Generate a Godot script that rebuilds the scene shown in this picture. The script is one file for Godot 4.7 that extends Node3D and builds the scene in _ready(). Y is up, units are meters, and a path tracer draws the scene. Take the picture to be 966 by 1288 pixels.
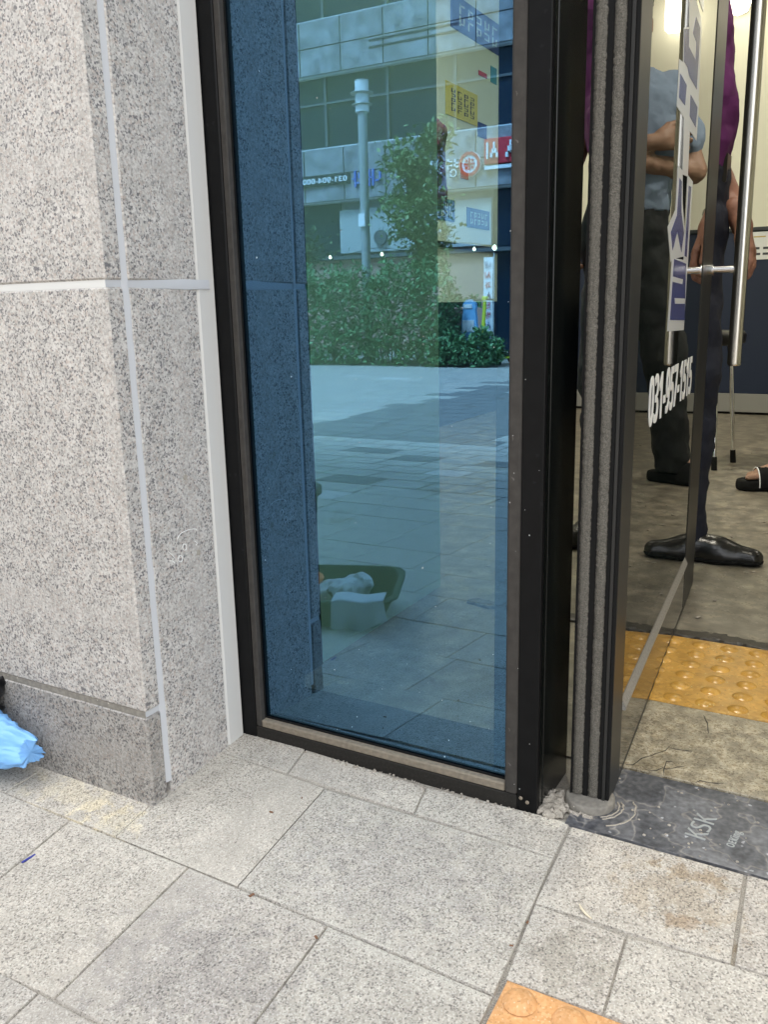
extends Node3D

var M := {}          # materials by name
var rng := RandomNumberGenerator.new()

# ---------------------------------------------------------------- helpers
func lin(r: float, g: float, b: float) -> Color:
	return Color(r, g, b).linear_to_srgb()

func mat(called: String, r: float, g: float, b: float, rough := 0.7, metal := 0.0, spec := 0.5) -> StandardMaterial3D:
	var m := StandardMaterial3D.new()
	m.resource_name = called
	m.albedo_color = lin(r, g, b)
	m.roughness = rough
	m.metallic = metal
	m.metallic_specular = spec
	M[called] = m
	return m

func tri(m: StandardMaterial3D, tex: Texture2D, metres: Vector3, off := Vector3.ZERO) -> StandardMaterial3D:
	m.albedo_texture = tex
	m.uv1_triplanar = true
	m.uv1_world_triplanar = true
	m.uv1_triplanar_sharpness = 8.0
	m.uv1_scale = Vector3(1.0 / metres.x, 1.0 / metres.y, 1.0 / metres.z)
	m.uv1_offset = off
	return m

func relief(m: StandardMaterial3D, tex: Texture2D, cm: float) -> void:
	m.heightmap_enabled = true
	m.heightmap_texture = tex
	m.heightmap_scale = cm

func noise(kind: int, freq: float, sd: int, octaves := 1) -> FastNoiseLite:
	var n := FastNoiseLite.new()
	n.noise_type = kind as FastNoiseLite.NoiseType
	n.frequency = freq
	n.seed = sd
	n.fractal_type = FastNoiseLite.FRACTAL_FBM if octaves > 1 else FastNoiseLite.FRACTAL_NONE
	n.fractal_octaves = octaves
	n.cellular_return_type = FastNoiseLite.RETURN_CELL_VALUE
	n.cellular_jitter = 1.0
	return n

func layer(n: FastNoiseLite, w: int, h: int) -> PackedByteArray:
	var im := n.get_seamless_image(w, h, false, false, 0.12, true)
	im.convert(Image.FORMAT_L8)
	return im.get_data()

func grains(w: int, h: int, cells: float, sd: int, warp := 0.0) -> PackedByteArray:
	var n := noise(FastNoiseLite.TYPE_CELLULAR, 1.0 / cells, sd)
	if warp > 0.0:
		n.domain_warp_enabled = true
		n.domain_warp_amplitude = warp
		n.domain_warp_frequency = 1.0 / (cells * 1.3)
	return layer(n, w, h)

func ranks(a: PackedByteArray) -> PackedByteArray:    # byte value -> its rank, so that palettes take the shares they are given
	var count := PackedInt32Array()
	count.resize(256)
	for k in range(0, a.size(), 7):
		count[a[k]] += 1
	var out := PackedByteArray()
	out.resize(256)
	var total := 0
	for v in 256:
		total += count[v]
		out[v] = clampi(int(255.0 * total / (a.size() / 7.0)), 0, 255)
	return out

func pixels(w: int, h: int, data: PackedByteArray) -> ImageTexture:
	return ImageTexture.create_from_image(Image.create_from_data(w, h, false, Image.FORMAT_RGB8, data))

func grey(w: int, h: int, data: PackedByteArray) -> ImageTexture:
	return ImageTexture.create_from_image(Image.create_from_data(w, h, false, Image.FORMAT_L8, data))

# a speckled stone: palette = [[share, r, g, b], ...] over ranked grain values, fine specks on top
func speckled(w: int, h: int, big: float, small: float, sd: int, palette: Array, fine: Array, blotch: float, warp: float) -> Array:
	var a := grains(w, h, big, sd, warp)
	var b := grains(w, h, small, sd + 1, warp * 0.5)
	var c := layer(noise(FastNoiseLite.TYPE_SIMPLEX, 0.011, sd + 2, 3), w, h)
	var ra := ranks(a)
	var rb := ranks(b)
	var pr := PackedInt32Array(); pr.resize(256)
	var pg := PackedInt32Array(); pg.resize(256)
	var pb := PackedInt32Array(); pb.resize(256)
	for v in 256:
		var t: float = ra[v] / 255.0
		for p in palette:
			t -= p[0]
			if t <= 0.0001 or p == palette[-1]:
				var j := (v * 37 % 17) - 8
				pr[v] = p[1] + j; pg[v] = p[2] + j; pb[v] = p[3] + j
				break
	var mode := PackedInt32Array(); mode.resize(256)
	for v in 256:
		var t: float = rb[v] / 255.0
		mode[v] = 0
		for k in fine.size():
			if t < fine[k][0]:
				mode[v] = k + 1
				break
			t -= fine[k][0]
	var out := PackedByteArray()
	out.resize(w * h * 3)
	var hi := PackedByteArray()
	hi.resize(w * h)
	for i in w * h:
		var v := a[i]
		var r := pr[v]
		var g := pg[v]
		var l := pb[v]
		var m := mode[b[i]]
		if m:
			var f: Array = fine[m - 1]
			r = (r + 2 * f[1]) / 3; g = (g + 2 * f[2]) / 3; l = (l + 2 * f[3]) / 3
		var k := 1.0 + (c[i] / 255.0 - 0.5) * blotch
		out[3 * i] = clampi(int(r * k), 0, 255)
		out[3 * i + 1] = clampi(int(g * k), 0, 255)
		out[3 * i + 2] = clampi(int(l * k), 0, 255)
		hi[i] = (b[i] + g) / 2
	return [out, hi]

func put(called: String, mesh: Mesh, m: Material, parent: Node = self, at := Vector3.ZERO, turn := Basis.IDENTITY) -> MeshInstance3D:
	var o := MeshInstance3D.new()
	o.name = called
	o.mesh = mesh
	o.material_override = m
	o.transform = Transform3D(turn, at)
	parent.add_child(o, true)
	return o

func thing(called: String, label: String, category: String, at := Vector3.ZERO, turn := 0.0, group := "") -> Node3D:
	var o := Node3D.new()
	o.name = called
	o.position = at
	o.rotation.y = turn
	add_child(o, true)
	return tag(o, label, category, group)

func tag(o: Node3D, label: String, category := "", group := "") -> Node3D:
	o.set_meta("label", label)
	if category: o.set_meta("category", category)
	if group: o.set_meta("group", group)
	return o

func struct(o: Node3D, label := "") -> Node3D:
	o.set_meta("kind", "structure")
	if label: o.set_meta("label", label)
	return o

func stuff(o: Node3D) -> Node3D:
	o.set_meta("kind", "stuff")
	return o

class Tris:
	var st := SurfaceTool.new()
	func _init() -> void:
		st.begin(Mesh.PRIMITIVE_TRIANGLES)
	func tri(a: Vector3, b: Vector3, c: Vector3, out: Vector3) -> void:
		if (b - a).cross(c - a).dot(out) > 0.0:      # front faces run clockwise
			st.add_vertex(a); st.add_vertex(c); st.add_vertex(b)
		else:
			st.add_vertex(a); st.add_vertex(b); st.add_vertex(c)
	func quad(a: Vector3, b: Vector3, c: Vector3, d: Vector3, out: Vector3) -> void:
		tri(a, b, c, out)
		tri(a, c, d, out)
	# a box with chamfered edges, about c
	func box(c: Vector3, size: Vector3, b := 0.0, turn := Basis.IDENTITY) -> void:
		var h := size * 0.5
		b = minf(b, 0.45 * minf(size.x, minf(size.y, size.z)))
		var v := {}
		for sx in [-1, 1]:
			for sy in [-1, 1]:
				for sz in [-1, 1]:
					var s := Vector3(sx, sy, sz)
					for ax in 3:
						var p := h - Vector3(b, b, b)
						p[ax] = h[ax]
						v[[sx, sy, sz, ax]] = c + turn * (p * s)
		for ax in 3:
			var u := (ax + 1) % 3
			var w := (ax + 2) % 3
			for s in [-1, 1]:
				var q := []
				for k in [[-1, -1], [1, -1], [1, 1], [-1, 1]]:
					var key := [0, 0, 0, ax]
					key[ax] = s; key[u] = k[0]; key[w] = k[1]
					q.append(v[key])
				var out := Vector3.ZERO
				out[ax] = s
				quad(q[0], q[1], q[2], q[3], turn * out)
			if b <= 0.0:
				continue
			for su in [-1, 1]:
				for sw in [-1, 1]:
					var k0 := [0, 0, 0, u]; k0[ax] = -1; k0[u] = su; k0[w] = sw
					var k1 := k0.duplicate(); k1[ax] = 1
					var k2 := k1.duplicate(); k2[3] = w
					var k3 := k0.duplicate(); k3[3] = w
					var out := Vector3.ZERO
					out[u] = su; out[w] = sw
					quad(v[k0], v[k1], v[k2], v[k3], turn * out)
		if b > 0.0:
			for sx in [-1, 1]:
				for sy in [-1, 1]:
					for sz in [-1, 1]:
						tri(v[[sx, sy, sz, 0]], v[[sx, sy, sz, 1]], v[[sx, sy, sz, 2]], turn * Vector3(sx, sy, sz))
	func span(lo: Vector3, hi: Vector3, b := 0.0) -> void:
		box((lo + hi) * 0.5, (hi - lo).abs(), b)
	# polygon in a plane (origin o, axes u and v), given thickness along n
	func plate(poly: PackedVector2Array, o: Vector3, u: Vector3, v: Vector3, n: Vector3, thick: float) -> void:
		var ids := Geometry2D.triangulate_polygon(poly)
		for k in range(0, ids.size(), 3):
			var p := []
			for j in 3:
				p.append(o + u * poly[ids[k + j]].x + v * poly[ids[k + j]].y)
			tri(p[0] + n * thick, p[1] + n * thick, p[2] + n * thick, n)
			tri(p[0], p[1], p[2], -n)
		var mid := Vector2.ZERO
		for q in poly: mid += q / poly.size()
		for k in poly.size():
			var a := poly[k]
			var b := poly[(k + 1) % poly.size()]
			var e := (b - a).orthogonal()
			if e.dot((a + b) * 0.5 - mid) < 0.0: e = -e
			var pa := o + u * a.x + v * a.y
			var pb := o + u * b.x + v * b.y
			quad(pa, pb, pb + n * thick, pa + n * thick, u * e.x + v * e.y)
	func done() -> ArrayMesh:
		return st.commit()

func box(size: Vector3, b := 0.0) -> ArrayMesh:
	var t := Tris.new()
	t.box(Vector3.ZERO, size, b)
	return t.done()

func span(lo: Vector3, hi: Vector3, b := 0.0) -> ArrayMesh:
	var t := Tris.new()
	t.span(lo, hi, b)
	return t.done()

# smooth grid surface: rows of points; closed across each row if wrap
func lattice(rows: Array, wrap := false, caps := false) -> ArrayMesh:
	var pts := PackedVector3Array()
	var idx := PackedInt32Array()
	var n: int = rows[0].size()
	for r in rows:
		for p in r: pts.append(p)
	for i in rows.size() - 1:
		for j in (n if wrap else n - 1):
			var a := i * n + j
			var b := i * n + (j + 1) % n
			idx.append_array([a, b, a + n, b, b + n, a + n])
	if caps:
		for e in [0, rows.size() - 1]:
			var c := Vector3.ZERO
			for p in rows[e]: c += p / n
			var base := pts.size()
			pts.append(c)
			for p in rows[e]: pts.append(p)
			for j in n:
				var q := [base, base + 1 + j, base + 1 + (j + 1) % n]
				if e == 0: q.reverse()
				idx.append_array(q)
	var nor := PackedVector3Array()
	nor.resize(pts.size())
	for k in range(0, idx.size(), 3):
		var f := (pts[idx[k + 2]] - pts[idx[k]]).cross(pts[idx[k + 1]] - pts[idx[k]])
		for j in 3: nor[idx[k + j]] += f
	for k in nor.size(): nor[k] = nor[k].normalized() if nor[k].length() > 0.0 else Vector3.UP
	var arr := []
	arr.resize(Mesh.ARRAY_MAX)
	arr[Mesh.ARRAY_VERTEX] = pts
	arr[Mesh.ARRAY_NORMAL] = nor
	arr[Mesh.ARRAY_INDEX] = idx
	var m := ArrayMesh.new()
	m.add_surface_from_arrays(Mesh.PRIMITIVE_TRIANGLES, arr)
	return m

func tube(path: Array, radii: Array, sides := 14, caps := true) -> ArrayMesh:
	var rows := []
	var side := Vector3.RIGHT
	for k in path.size():
		var d: Vector3 = (path[mini(k + 1, path.size() - 1)] - path[maxi(k - 1, 0)]).normalized()
		if absf(d.dot(side)) > 0.95: side = Vector3.FORWARD if absf(d.z) < 0.9 else Vector3.UP
		var u := (side - d * side.dot(d)).normalized()
		var v := u.cross(d)
		side = u
		var r: float = radii[mini(k, radii.size() - 1)]
		var row := []
		for j in sides:
			var a := TAU * j / sides
			row.append(path[k] + (u * cos(a) + v * sin(a)) * r)
		rows.append(row)
	return lattice(rows, true, caps)

func lathe(profile: Array, sides := 24) -> ArrayMesh:      # profile: Vector2(radius, height) from the bottom up
	var rows := []
	for p in profile:
		var row := []
		for j in sides:
			var a := -TAU * j / sides
			row.append(Vector3(cos(a) * p.x, p.y, sin(a) * p.x))
		rows.append(row)
	return lattice(rows, true, true)

# ---------------------------------------------------------------- solids from distance fields
class Field:
	var o: Vector3
	var c: float
	var n: Vector3i
	var f := PackedFloat32Array()
	func _init(lo: Vector3, hi: Vector3, cell: float) -> void:
		o = lo - Vector3.ONE * cell * 2.0
		c = cell
		var s := (hi - lo) / cell
		n = Vector3i(int(s.x) + 5, int(s.y) + 5, int(s.z) + 5)
		f.resize(n.x * n.y * n.z)
		f.fill(1.0)
	func bone(a: Vector3, b: Vector3, ra: float, rb: float, k := 0.03) -> void:
		var m := maxf(ra, rb) + k + c * 2.0
		var lo := ((a.min(b) - Vector3.ONE * m - o) / c).floor()
		var hi := ((a.max(b) + Vector3.ONE * m - o) / c).ceil()
		var ab := b - a
		var l2 := maxf(ab.length_squared(), 1e-9)
		for z in range(maxi(int(lo.z), 0), mini(int(hi.z) + 1, n.z)):
			for y in range(maxi(int(lo.y), 0), mini(int(hi.y) + 1, n.y)):
				var i := (z * n.y + y) * n.x
				for x in range(maxi(int(lo.x), 0), mini(int(hi.x) + 1, n.x)):
					var p := o + Vector3(x, y, z) * c - a
					var t := clampf(p.dot(ab) / l2, 0.0, 1.0)
					var d := (p - ab * t).length() - lerpf(ra, rb, t)
					var g := f[i + x]
					var h := clampf(0.5 + 0.5 * (g - d) / k, 0.0, 1.0)
					f[i + x] = lerpf(g, d, h) - k * h * (1.0 - h)
	func clip(plane_n: Vector3, plane_d: float) -> void:      # keeps where n.p < d
		for z in n.z:
			for y in n.y:
				var i := (z * n.y + y) * n.x
				for x in n.x:
					f[i + x] = maxf(f[i + x], plane_n.dot(o + Vector3(x, y, z) * c) - plane_d)
	func rough(ns: FastNoiseLite, amount: float) -> void:
		for z in n.z:
			for y in n.y:
				var i := (z * n.y + y) * n.x
				for x in n.x:
					if absf(f[i + x]) < amount * 3.0:
						f[i + x] += ns.get_noise_3dv(o + Vector3(x, y, z) * c) * amount
	func grad(p: Vector3) -> Vector3:
		var q := (p - o) / c
		var x := clampi(roundi(q.x), 1, n.x - 2)
		var y := clampi(roundi(q.y), 1, n.y - 2)
		var z := clampi(roundi(q.z), 1, n.z - 2)
		var i := (z * n.y + y) * n.x + x
		return Vector3(f[i + 1] - f[i - 1], f[i + n.x] - f[i - n.x], f[i + n.x * n.y] - f[i - n.x * n.y])
	func mesh(into: ArrayMesh = null) -> ArrayMesh:
		var sy := n.x
		var sz := n.x * n.y
		var corner := [0, 1, sy, sy + 1, sz, sz + 1, sz + sy, sz + sy + 1]
		var edges := [[0, 1], [2, 3], [4, 5], [6, 7], [0, 2], [1, 3], [4, 6], [5, 7], [0, 4], [1, 5], [2, 6], [3, 7]]
		var at := PackedInt32Array()
		at.resize(f.size())
		at.fill(-1)
		var pts := PackedVector3Array()
		var nor := PackedVector3Array()
		for z in n.z - 1:
			for y in n.y - 1:
				var i0 := z * sz + y * sy
				for x in n.x - 1:
					var i := i0 + x
					if absf(f[i]) > c * 2.5: continue
					var neg := 0
					for k in 8:
						if f[i + corner[k]] < 0.0: neg += 1
					if neg == 0 or neg == 8: continue
					var s := Vector3.ZERO
					var m := 0
					for e in edges:
						var a := f[i + corner[e[0]]]
						var b := f[i + corner[e[1]]]
						if (a < 0.0) == (b < 0.0): continue
						var t := a / (a - b)
						var pa := Vector3(e[0] & 1, (e[0] >> 1) & 1, e[0] >> 2)
						var pb := Vector3(e[1] & 1, (e[1] >> 1) & 1, e[1] >> 2)
						s += pa.lerp(pb, t)
						m += 1
					at[i] = pts.size()
					var p := o + (Vector3(x, y, z) + s / m) * c
					pts.append(p)
					nor.append(grad(p).normalized())
		var idx := PackedInt32Array()
		var step := [1, sy, sz]
		for z in range(1, n.z - 1):
			for y in range(1, n.y - 1):
				for x in range(1, n.x - 1):
					var i := z * sz + y * sy + x
					if absf(f[i]) > c * 2.5: continue
					for ax in 3:
						var d: int = step[ax]
						if (f[i] < 0.0) == (f[i + d] < 0.0): continue
						var u: int = step[(ax + 1) % 3]
						var v: int = step[(ax + 2) % 3]
						var q := [at[i], at[i - u], at[i - u - v], at[i - v]]
						if q.min() < 0: continue
						if f[i] < 0.0: idx.append_array([q[0], q[2], q[1], q[0], q[3], q[2]])
						else: idx.append_array([q[0], q[1], q[2], q[0], q[2], q[3]])
		var arr := []
		arr.resize(Mesh.ARRAY_MAX)
		arr[Mesh.ARRAY_VERTEX] = pts
		arr[Mesh.ARRAY_NORMAL] = nor
		arr[Mesh.ARRAY_INDEX] = idx
		var r := into if into else ArrayMesh.new()
		if pts.size(): r.add_surface_from_arrays(Mesh.PRIMITIVE_TRIANGLES, arr)
		return r

func words(text: String, width: float, height: float, deep := 0.0006, bold := true) -> Array:   # [mesh, scale basis, centre]
	var t := TextMesh.new()
	var f := SystemFont.new()
	f.font_names = PackedStringArray(["Droid Sans"])
	f.font_weight = 700 if bold else 400
	t.font = f
	t.text = text
	t.font_size = 64
	t.pixel_size = 0.01
	t.depth = 0.01
	t.curve_step = 1.0
	var b := t.get_aabb()
	return [t, Vector3(width / b.size.x, height / b.size.y, deep / 0.01), b.get_center()]

func letter(called: String, text: String, m: Material, parent: Node, at: Vector3, turn: Basis, width: float, height: float, deep := 0.0006, bold := true) -> MeshInstance3D:
	var w := words(text, width, height, deep, bold)
	var b := turn * Basis.from_scale(w[1])
	return put(called, w[0], m, parent, at - b * w[2], b)

# ---------------------------------------------------------------- the place
func ground_y(z: float) -> float:                      # the pavement falls away from the shop
	if z < -1.014: return 0.0
	if z < -0.3: return -0.095 * (z + 1.014)
	if z < 3.0: return -0.0678 - 0.045 * (z + 0.3)
	if z < 11.0: return -0.2163 - 0.013 * (z - 3.0)
	return -0.3203

func _ready() -> void:
	rng.seed = 7
	# camera: a phone held low, turned left and down
	var cam := Camera3D.new()
	cam.name = "camera"
	cam.transform = Transform3D(Basis(Vector3(0.87033, -0.02255, -0.49196), Vector3(-0.09399, 0.97298, -0.21088), Vector3(0.48342, 0.22978, 0.84469)).orthonormalized(), Vector3(0, 0.68, 0))
	cam.fov = 61.136
	cam.near = 0.03
	cam.far = 400.0
	add_child(cam)
	cam.current = true
	# sky: bright overcast
	var env := Environment.new()
	env.background_mode = Environment.BG_SKY
	var sky := Sky.new()
	var sm := ProceduralSkyMaterial.new()
	sm.sky_top_color = Color(0.89, 0.905, 0.925)
	sm.sky_horizon_color = Color(0.925, 0.93, 0.935)
	sm.sky_curve = 0.2
	sm.ground_bottom_color = Color(0.42, 0.42, 0.42)
	sm.ground_horizon_color = Color(0.62, 0.63, 0.64)
	sm.sky_energy_multiplier = 1.25
	sky.sky_material = sm
	env.sky = sky
	env.tonemap_mode = Environment.TONE_MAPPER_LINEAR
	env.tonemap_exposure = 2.25
	env.sdfgi_enabled = true
	env.ssao_enabled = true
	env.ssil_enabled = true
	var we := WorldEnvironment.new()
	we.name = "world_environment"
	we.environment = env
	add_child(we)
	var sun := DirectionalLight3D.new()
	sun.name = "sun"
	sun.light_energy = 1.5
	sun.light_color = Color(1.0, 0.97, 0.93)
	sun.light_angular_distance = 14.0
	sun.shadow_enabled = true
	sun.transform = Transform3D(Basis.looking_at(Vector3(0.25, -0.87, 0.48)), Vector3(0, 12, 0))
	add_child(sun)

	materials()
	pavement()
	pier()
	shop_shell()
	shop_window()
	glass_door()
	threshold()
	room()
	street()
	small_things()
	people()

func materials() -> void:
	var g := speckled(1024, 1024, 4.8, 3.0, 11, [[0.34, 228, 226, 222], [0.27, 205, 203, 199], [0.15, 210, 200, 192], [0.16, 176, 174, 172], [0.08, 132, 131, 133]], [[0.06, 104, 103, 108], [0.13, 242, 241, 237]], 0.09, 3.5)
	var gt := pixels(1024, 1024, g[0])
	var gh := grey(1024, 1024, g[1])
	tri(mat("granite", 0.67, 0.65, 0.635, 0.5), gt, Vector3(0.6, 0.6, 0.6))
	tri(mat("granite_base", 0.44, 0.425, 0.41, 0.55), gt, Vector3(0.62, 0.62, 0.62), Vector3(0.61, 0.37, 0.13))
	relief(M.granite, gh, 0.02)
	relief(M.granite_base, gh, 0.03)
	# pavers: one sheet of grain, 1.6 m by 0.8 m, with the stains where they lie
	var p := speckled(2048, 1024, 2.6, 2.0, 41, [[0.46, 203, 197, 189], [0.26, 190, 184, 177], [0.16, 213, 205, 196], [0.08, 170, 164, 157], [0.04, 142, 137, 132]], [[0.06, 124, 120, 116], [0.15, 240, 237, 230]], 0.09, 1.2)
	var px: PackedByteArray = p[0]
	var wob := noise(FastNoiseLite.TYPE_SIMPLEX, 0.02, 5, 3)
	for s in [[-0.15, -0.988, 0.035, 0.016, 0.91, 0.88, 0.84], [-0.13, -0.905, 0.028, 0.013, 0.91, 0.87, 0.83], [-0.15, -0.945, 0.07, 0.05, 0.95, 0.93, 0.90], [-0.99, -0.785, 0.10, 0.035, 1.06, 1.05, 1.01], [-0.9, -0.77, 0.06, 0.03, 1.05, 1.04, 1.0], [-0.33, -1.02, 0.05, 0.02, 1.12, 1.12, 1.11], [-0.45, -0.97, 0.18, 0.02, 1.05, 1.05, 1.05], [-0.47, -0.84, 0.14, 0.09, 0.96, 0.96, 0.97], [-0.6, -0.6, 0.13, 0.08, 0.93, 0.93, 0.94], [-0.24, -0.8, 0.05, 0.04, 0.9, 0.9, 0.89]]:
		stain(px, 2048, 1024, s, wob)
	for s in [[-0.303, -0.945, -0.654, -0.95], [-0.292, -0.721, -0.646, -0.733], [-0.3, -0.862, -0.08, -0.867], [-0.303, -0.94, -0.284, -0.744], [-0.953, -0.737, -0.65, -0.732], [-0.506, -0.718, -0.30, -0.720], [-0.86, -0.815, -0.84, -0.96]]:
		dust(px, 2048, 1024, s)
	var pt := pixels(2048, 1024, px)
	var ph := grey(2048, 1024, p[1])
	for k in 4:
		var tone: float = [0.73, 0.76, 0.70, 0.72][k]
		var m := mat("paver_%d" % k, tone * [1.0, 1.005, 1.0, 0.99][k], tone * 0.98, tone * [0.935, 0.925, 0.945, 0.94][k], 0.9)
		tri(m, pt, Vector3(1.6, 0.8, 0.8))
		relief(m, ph, 0.07)
	var dk := tri(mat("paver_dark_and_shade", 0.36, 0.365, 0.37, 0.85), pt, Vector3(1.6, 0.8, 0.8))
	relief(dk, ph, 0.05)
	var wh := tri(mat("paver_pale", 0.95, 0.94, 0.93, 0.85), pt, Vector3(1.6, 0.8, 0.8))
	relief(wh, ph, 0.05)
	tri(mat("joint_sand", 0.55, 0.54, 0.51, 1.0), pt, Vector3(0.8, 0.4, 0.4))
	# worn concrete of the shop floor
	var c := speckled(1024, 1024, 14.0, 3.0, 71, [[0.5, 168, 161, 150], [0.3, 160, 153, 143], [0.2, 175, 166, 152]], [[0.04, 118, 110, 100], [0.014, 226, 222, 214]], 0.42, 8.0)
	var ct := pixels(1024, 1024, c[0])
	tri(mat("concrete_floor", 0.50, 0.49, 0.445, 0.34), ct, Vector3(1.3, 1.3, 1.3))
	tri(mat("old_mortar", 0.10, 0.095, 0.085, 0.5), ct, Vector3(0.3, 0.3, 0.3))
	tri(mat("mortar_crumb", 0.62, 0.60, 0.56, 0.95), pt, Vector3(0.4, 0.2, 0.2))
	var d := speckled(1024, 1024, 9.0, 3.4, 91, [[0.55, 190, 182, 162], [0.25, 178, 168, 146], [0.12, 158, 146, 122], [0.08, 202, 196, 178]], [[0.10, 110, 96, 74], [0.07, 216, 210, 194]], 0.40, 10.0)
	var dx: PackedByteArray = d[0]
	tri(mat("threshold_stone", 0.66, 0.635, 0.59, 0.38), pixels(1024, 1024, dx), Vector3(0.5, 0.5, 0.5), Vector3(0.7, 0.0, 0.4))
	# steel of the floor-spring cover, with dried water marks
	var st := layer(noise(FastNoiseLite.TYPE_SIMPLEX, 0.006, 3, 4), 512, 512)
	var sf := layer(noise(FastNoiseLite.TYPE_SIMPLEX, 0.05, 8, 3), 512, 512)
	var sg := grains(512, 512, 5.0, 19, 2.0)
	var sd := PackedByteArray()
	sd.resize(512 * 512 * 3)
	var rf := PackedByteArray()
	rf.resize(512 * 512)
	for i in 512 * 512:
		var ring := clampf(1.0 - absf(st[i] / 255.0 - 0.52) * 26.0, 0.0, 1.0)
		var v := 112.0 + (sf[i] - 128) * 0.16 + (st[i] - 128) * 0.22
		var spot := 70.0 if sg[i] > 253 else 0.0
		sd[3 * i] = clampi(int(v + ring * 46.0 + spot), 0, 255)
		sd[3 * i + 1] = clampi(int(v + 2.0 + ring * 40.0 + spot), 0, 255)
		sd[3 * i + 2] = clampi(int(v + 8.0 + ring * 30.0 + spot), 0, 255)
		rf[i] = clampi(int(96 + ring * 90.0 + sf[i] * 0.15 + spot), 0, 255)
	var pm := tri(mat("spring_plate", 1.0, 1.0, 1.0, 1.0, 0.55), pixels(512, 512, sd), Vector3(0.36, 0.36, 0.36), Vector3(0.2, 0.0, 0.62))
	pm.roughness_texture = grey(512, 512, rf)
	# tactile tiles
	var y := speckled(512, 512, 9.0, 3.0, 131, [[0.6, 206, 152, 78], [0.25, 200, 146, 72], [0.15, 212, 160, 88]], [[0.02, 150, 106, 54], [0.01, 245, 240, 225]], 0.18, 4.0)
	tri(mat("yellow_tile", 0.86, 0.92, 0.72, 0.3), pixels(512, 512, y[0]), Vector3(0.35, 0.35, 0.35))
	var o := speckled(512, 512, 6.0, 2.5, 151, [[0.6, 226, 162, 98], [0.25, 221, 156, 92], [0.15, 231, 170, 108]], [[0.015, 170, 118, 72], [0.02, 244, 210, 164]], 0.12, 3.0)
	tri(mat("orange_tile", 0.76, 0.85, 1.05, 0.7), pixels(512, 512, o[0]), Vector3(0.25, 0.25, 0.25))
	# metal, sealant, paint
	var fs := layer(noise(FastNoiseLite.TYPE_SIMPLEX, 0.03, 21, 4), 512, 512)
	var fg := grains(512, 512, 4.0, 23, 1.0)
	var dd := PackedByteArray()
	dd.resize(512 * 512 * 3)
	for i in 512 * 512:
		var k := 168.0 + (fs[i] - 128) * 0.13 + (87.0 if fg[i] > 253 else 0.0)
		dd[3 * i] = clampi(int(k), 0, 255)
		dd[3 * i + 1] = clampi(int(k * 0.99), 0, 255)
		dd[3 * i + 2] = clampi(int(k * 0.97), 0, 255)
	var dt := pixels(512, 512, dd)
	tri(mat("black_metal", 0.011, 0.0115, 0.013, 0.45, 0.0, 0.28), dt, Vector3(0.5, 0.5, 0.5))
	tri(mat("black_gloss", 0.010, 0.013, 0.013, 0.2, 0.0, 0.4), dt, Vector3(0.9, 0.9, 0.9))
	tri(mat("bead_grey", 0.12, 0.113, 0.108, 0.65, 0.0, 0.3), dt, Vector3(0.4, 0.4, 0.4))
	tri(mat("bead_dusty", 0.52, 0.45, 0.36, 0.9), dt, Vector3(0.2, 0.2, 0.2))
	tri(mat("dirty_black", 0.055, 0.052, 0.048, 0.75, 0.0, 0.3), dt, Vector3(0.12, 0.12, 0.12))
	mat("sealant_grey", 0.50, 0.51, 0.53, 0.55)
	mat("sealant_white", 0.66, 0.655, 0.635, 0.6)
	mat("strip_white", 0.56, 0.55, 0.525, 0.65)
	tri(mat("sealant_old", 0.55, 0.52, 0.47, 0.8), dt, Vector3(0.2, 0.2, 0.2))
	var hair := grains(512, 512, 2.4, 29, 1.5)
	var hp := PackedByteArray()
	hp.resize(512 * 512 * 3)
	for i in 512 * 512:
		var k := 128.0 + (hair[i] - 128) * 0.22
		hp[3 * i] = int(k); hp[3 * i + 1] = int(k * 0.985); hp[3 * i + 2] = int(k * 0.94)
	tri(mat("pile", 0.50, 0.48, 0.45, 1.0), pixels(512, 512, hp), Vector3(0.22, 0.22, 0.22))
	relief(M.pile, grey(512, 512, hair), 0.04)
	mat("steel", 0.55, 0.54, 0.50, 0.22, 1.0)
	mat("chrome", 0.8, 0.8, 0.8, 0.08, 1.0)
	mat("stile", 0.024, 0.024, 0.023, 0.4, 0.0, 0.4)
	mat("rail_gloss", 0.03, 0.028, 0.024, 0.08, 0.0, 0.9)
	tri(mat("ledge", 0.75, 0.73, 0.69, 0.5, 0.3), dt, Vector3(0.1, 0.1, 0.1))
	mat("rubber", 0.009, 0.009, 0.009, 0.75, 0.0, 0.25)
	# glass: the window carries a blue mirror film, the door a dark tint
	var one := Image.create_empty(4, 4, false, Image.FORMAT_RGB8)
	one.fill(Color.WHITE)
	var film := mat("mirror_film", 0.155, 0.37, 0.63, 0.0, 1.0)
	film.albedo_texture = ImageTexture.create_from_image(one)
	film.transparency = BaseMaterial3D.TRANSPARENCY_ALPHA
	film.albedo_color.a = 0.46
	var sheet := mat("green_glass", 0.66, 0.90, 0.86, 0.0)
	sheet.refraction_enabled = true
	sheet.refraction_scale = 0.03
	sheet.albedo_color.a = 0.0
	var tint := mat("tinted_glass", 0.004, 0.007, 0.006, 0.0, 0.0, 0.85)
	tint.transparency = BaseMaterial3D.TRANSPARENCY_ALPHA
	tint.albedo_color.a = 0.9
	mat("vinyl_white", 0.66, 0.67, 0.66, 0.2, 0.0, 0.25)
	mat("vinyl_navy", 0.022, 0.032, 0.17, 0.2, 0.0, 0.22)
	mat("print_white", 0.8, 0.8, 0.78, 0.5)
	# room
	mat("plaster", 0.68, 0.67, 0.56, 0.85)
	mat("plaster_grey", 0.56, 0.82, 0.70, 0.85)
	mat("plaster_pale", 0.76, 0.79, 0.72, 0.85)
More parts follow.
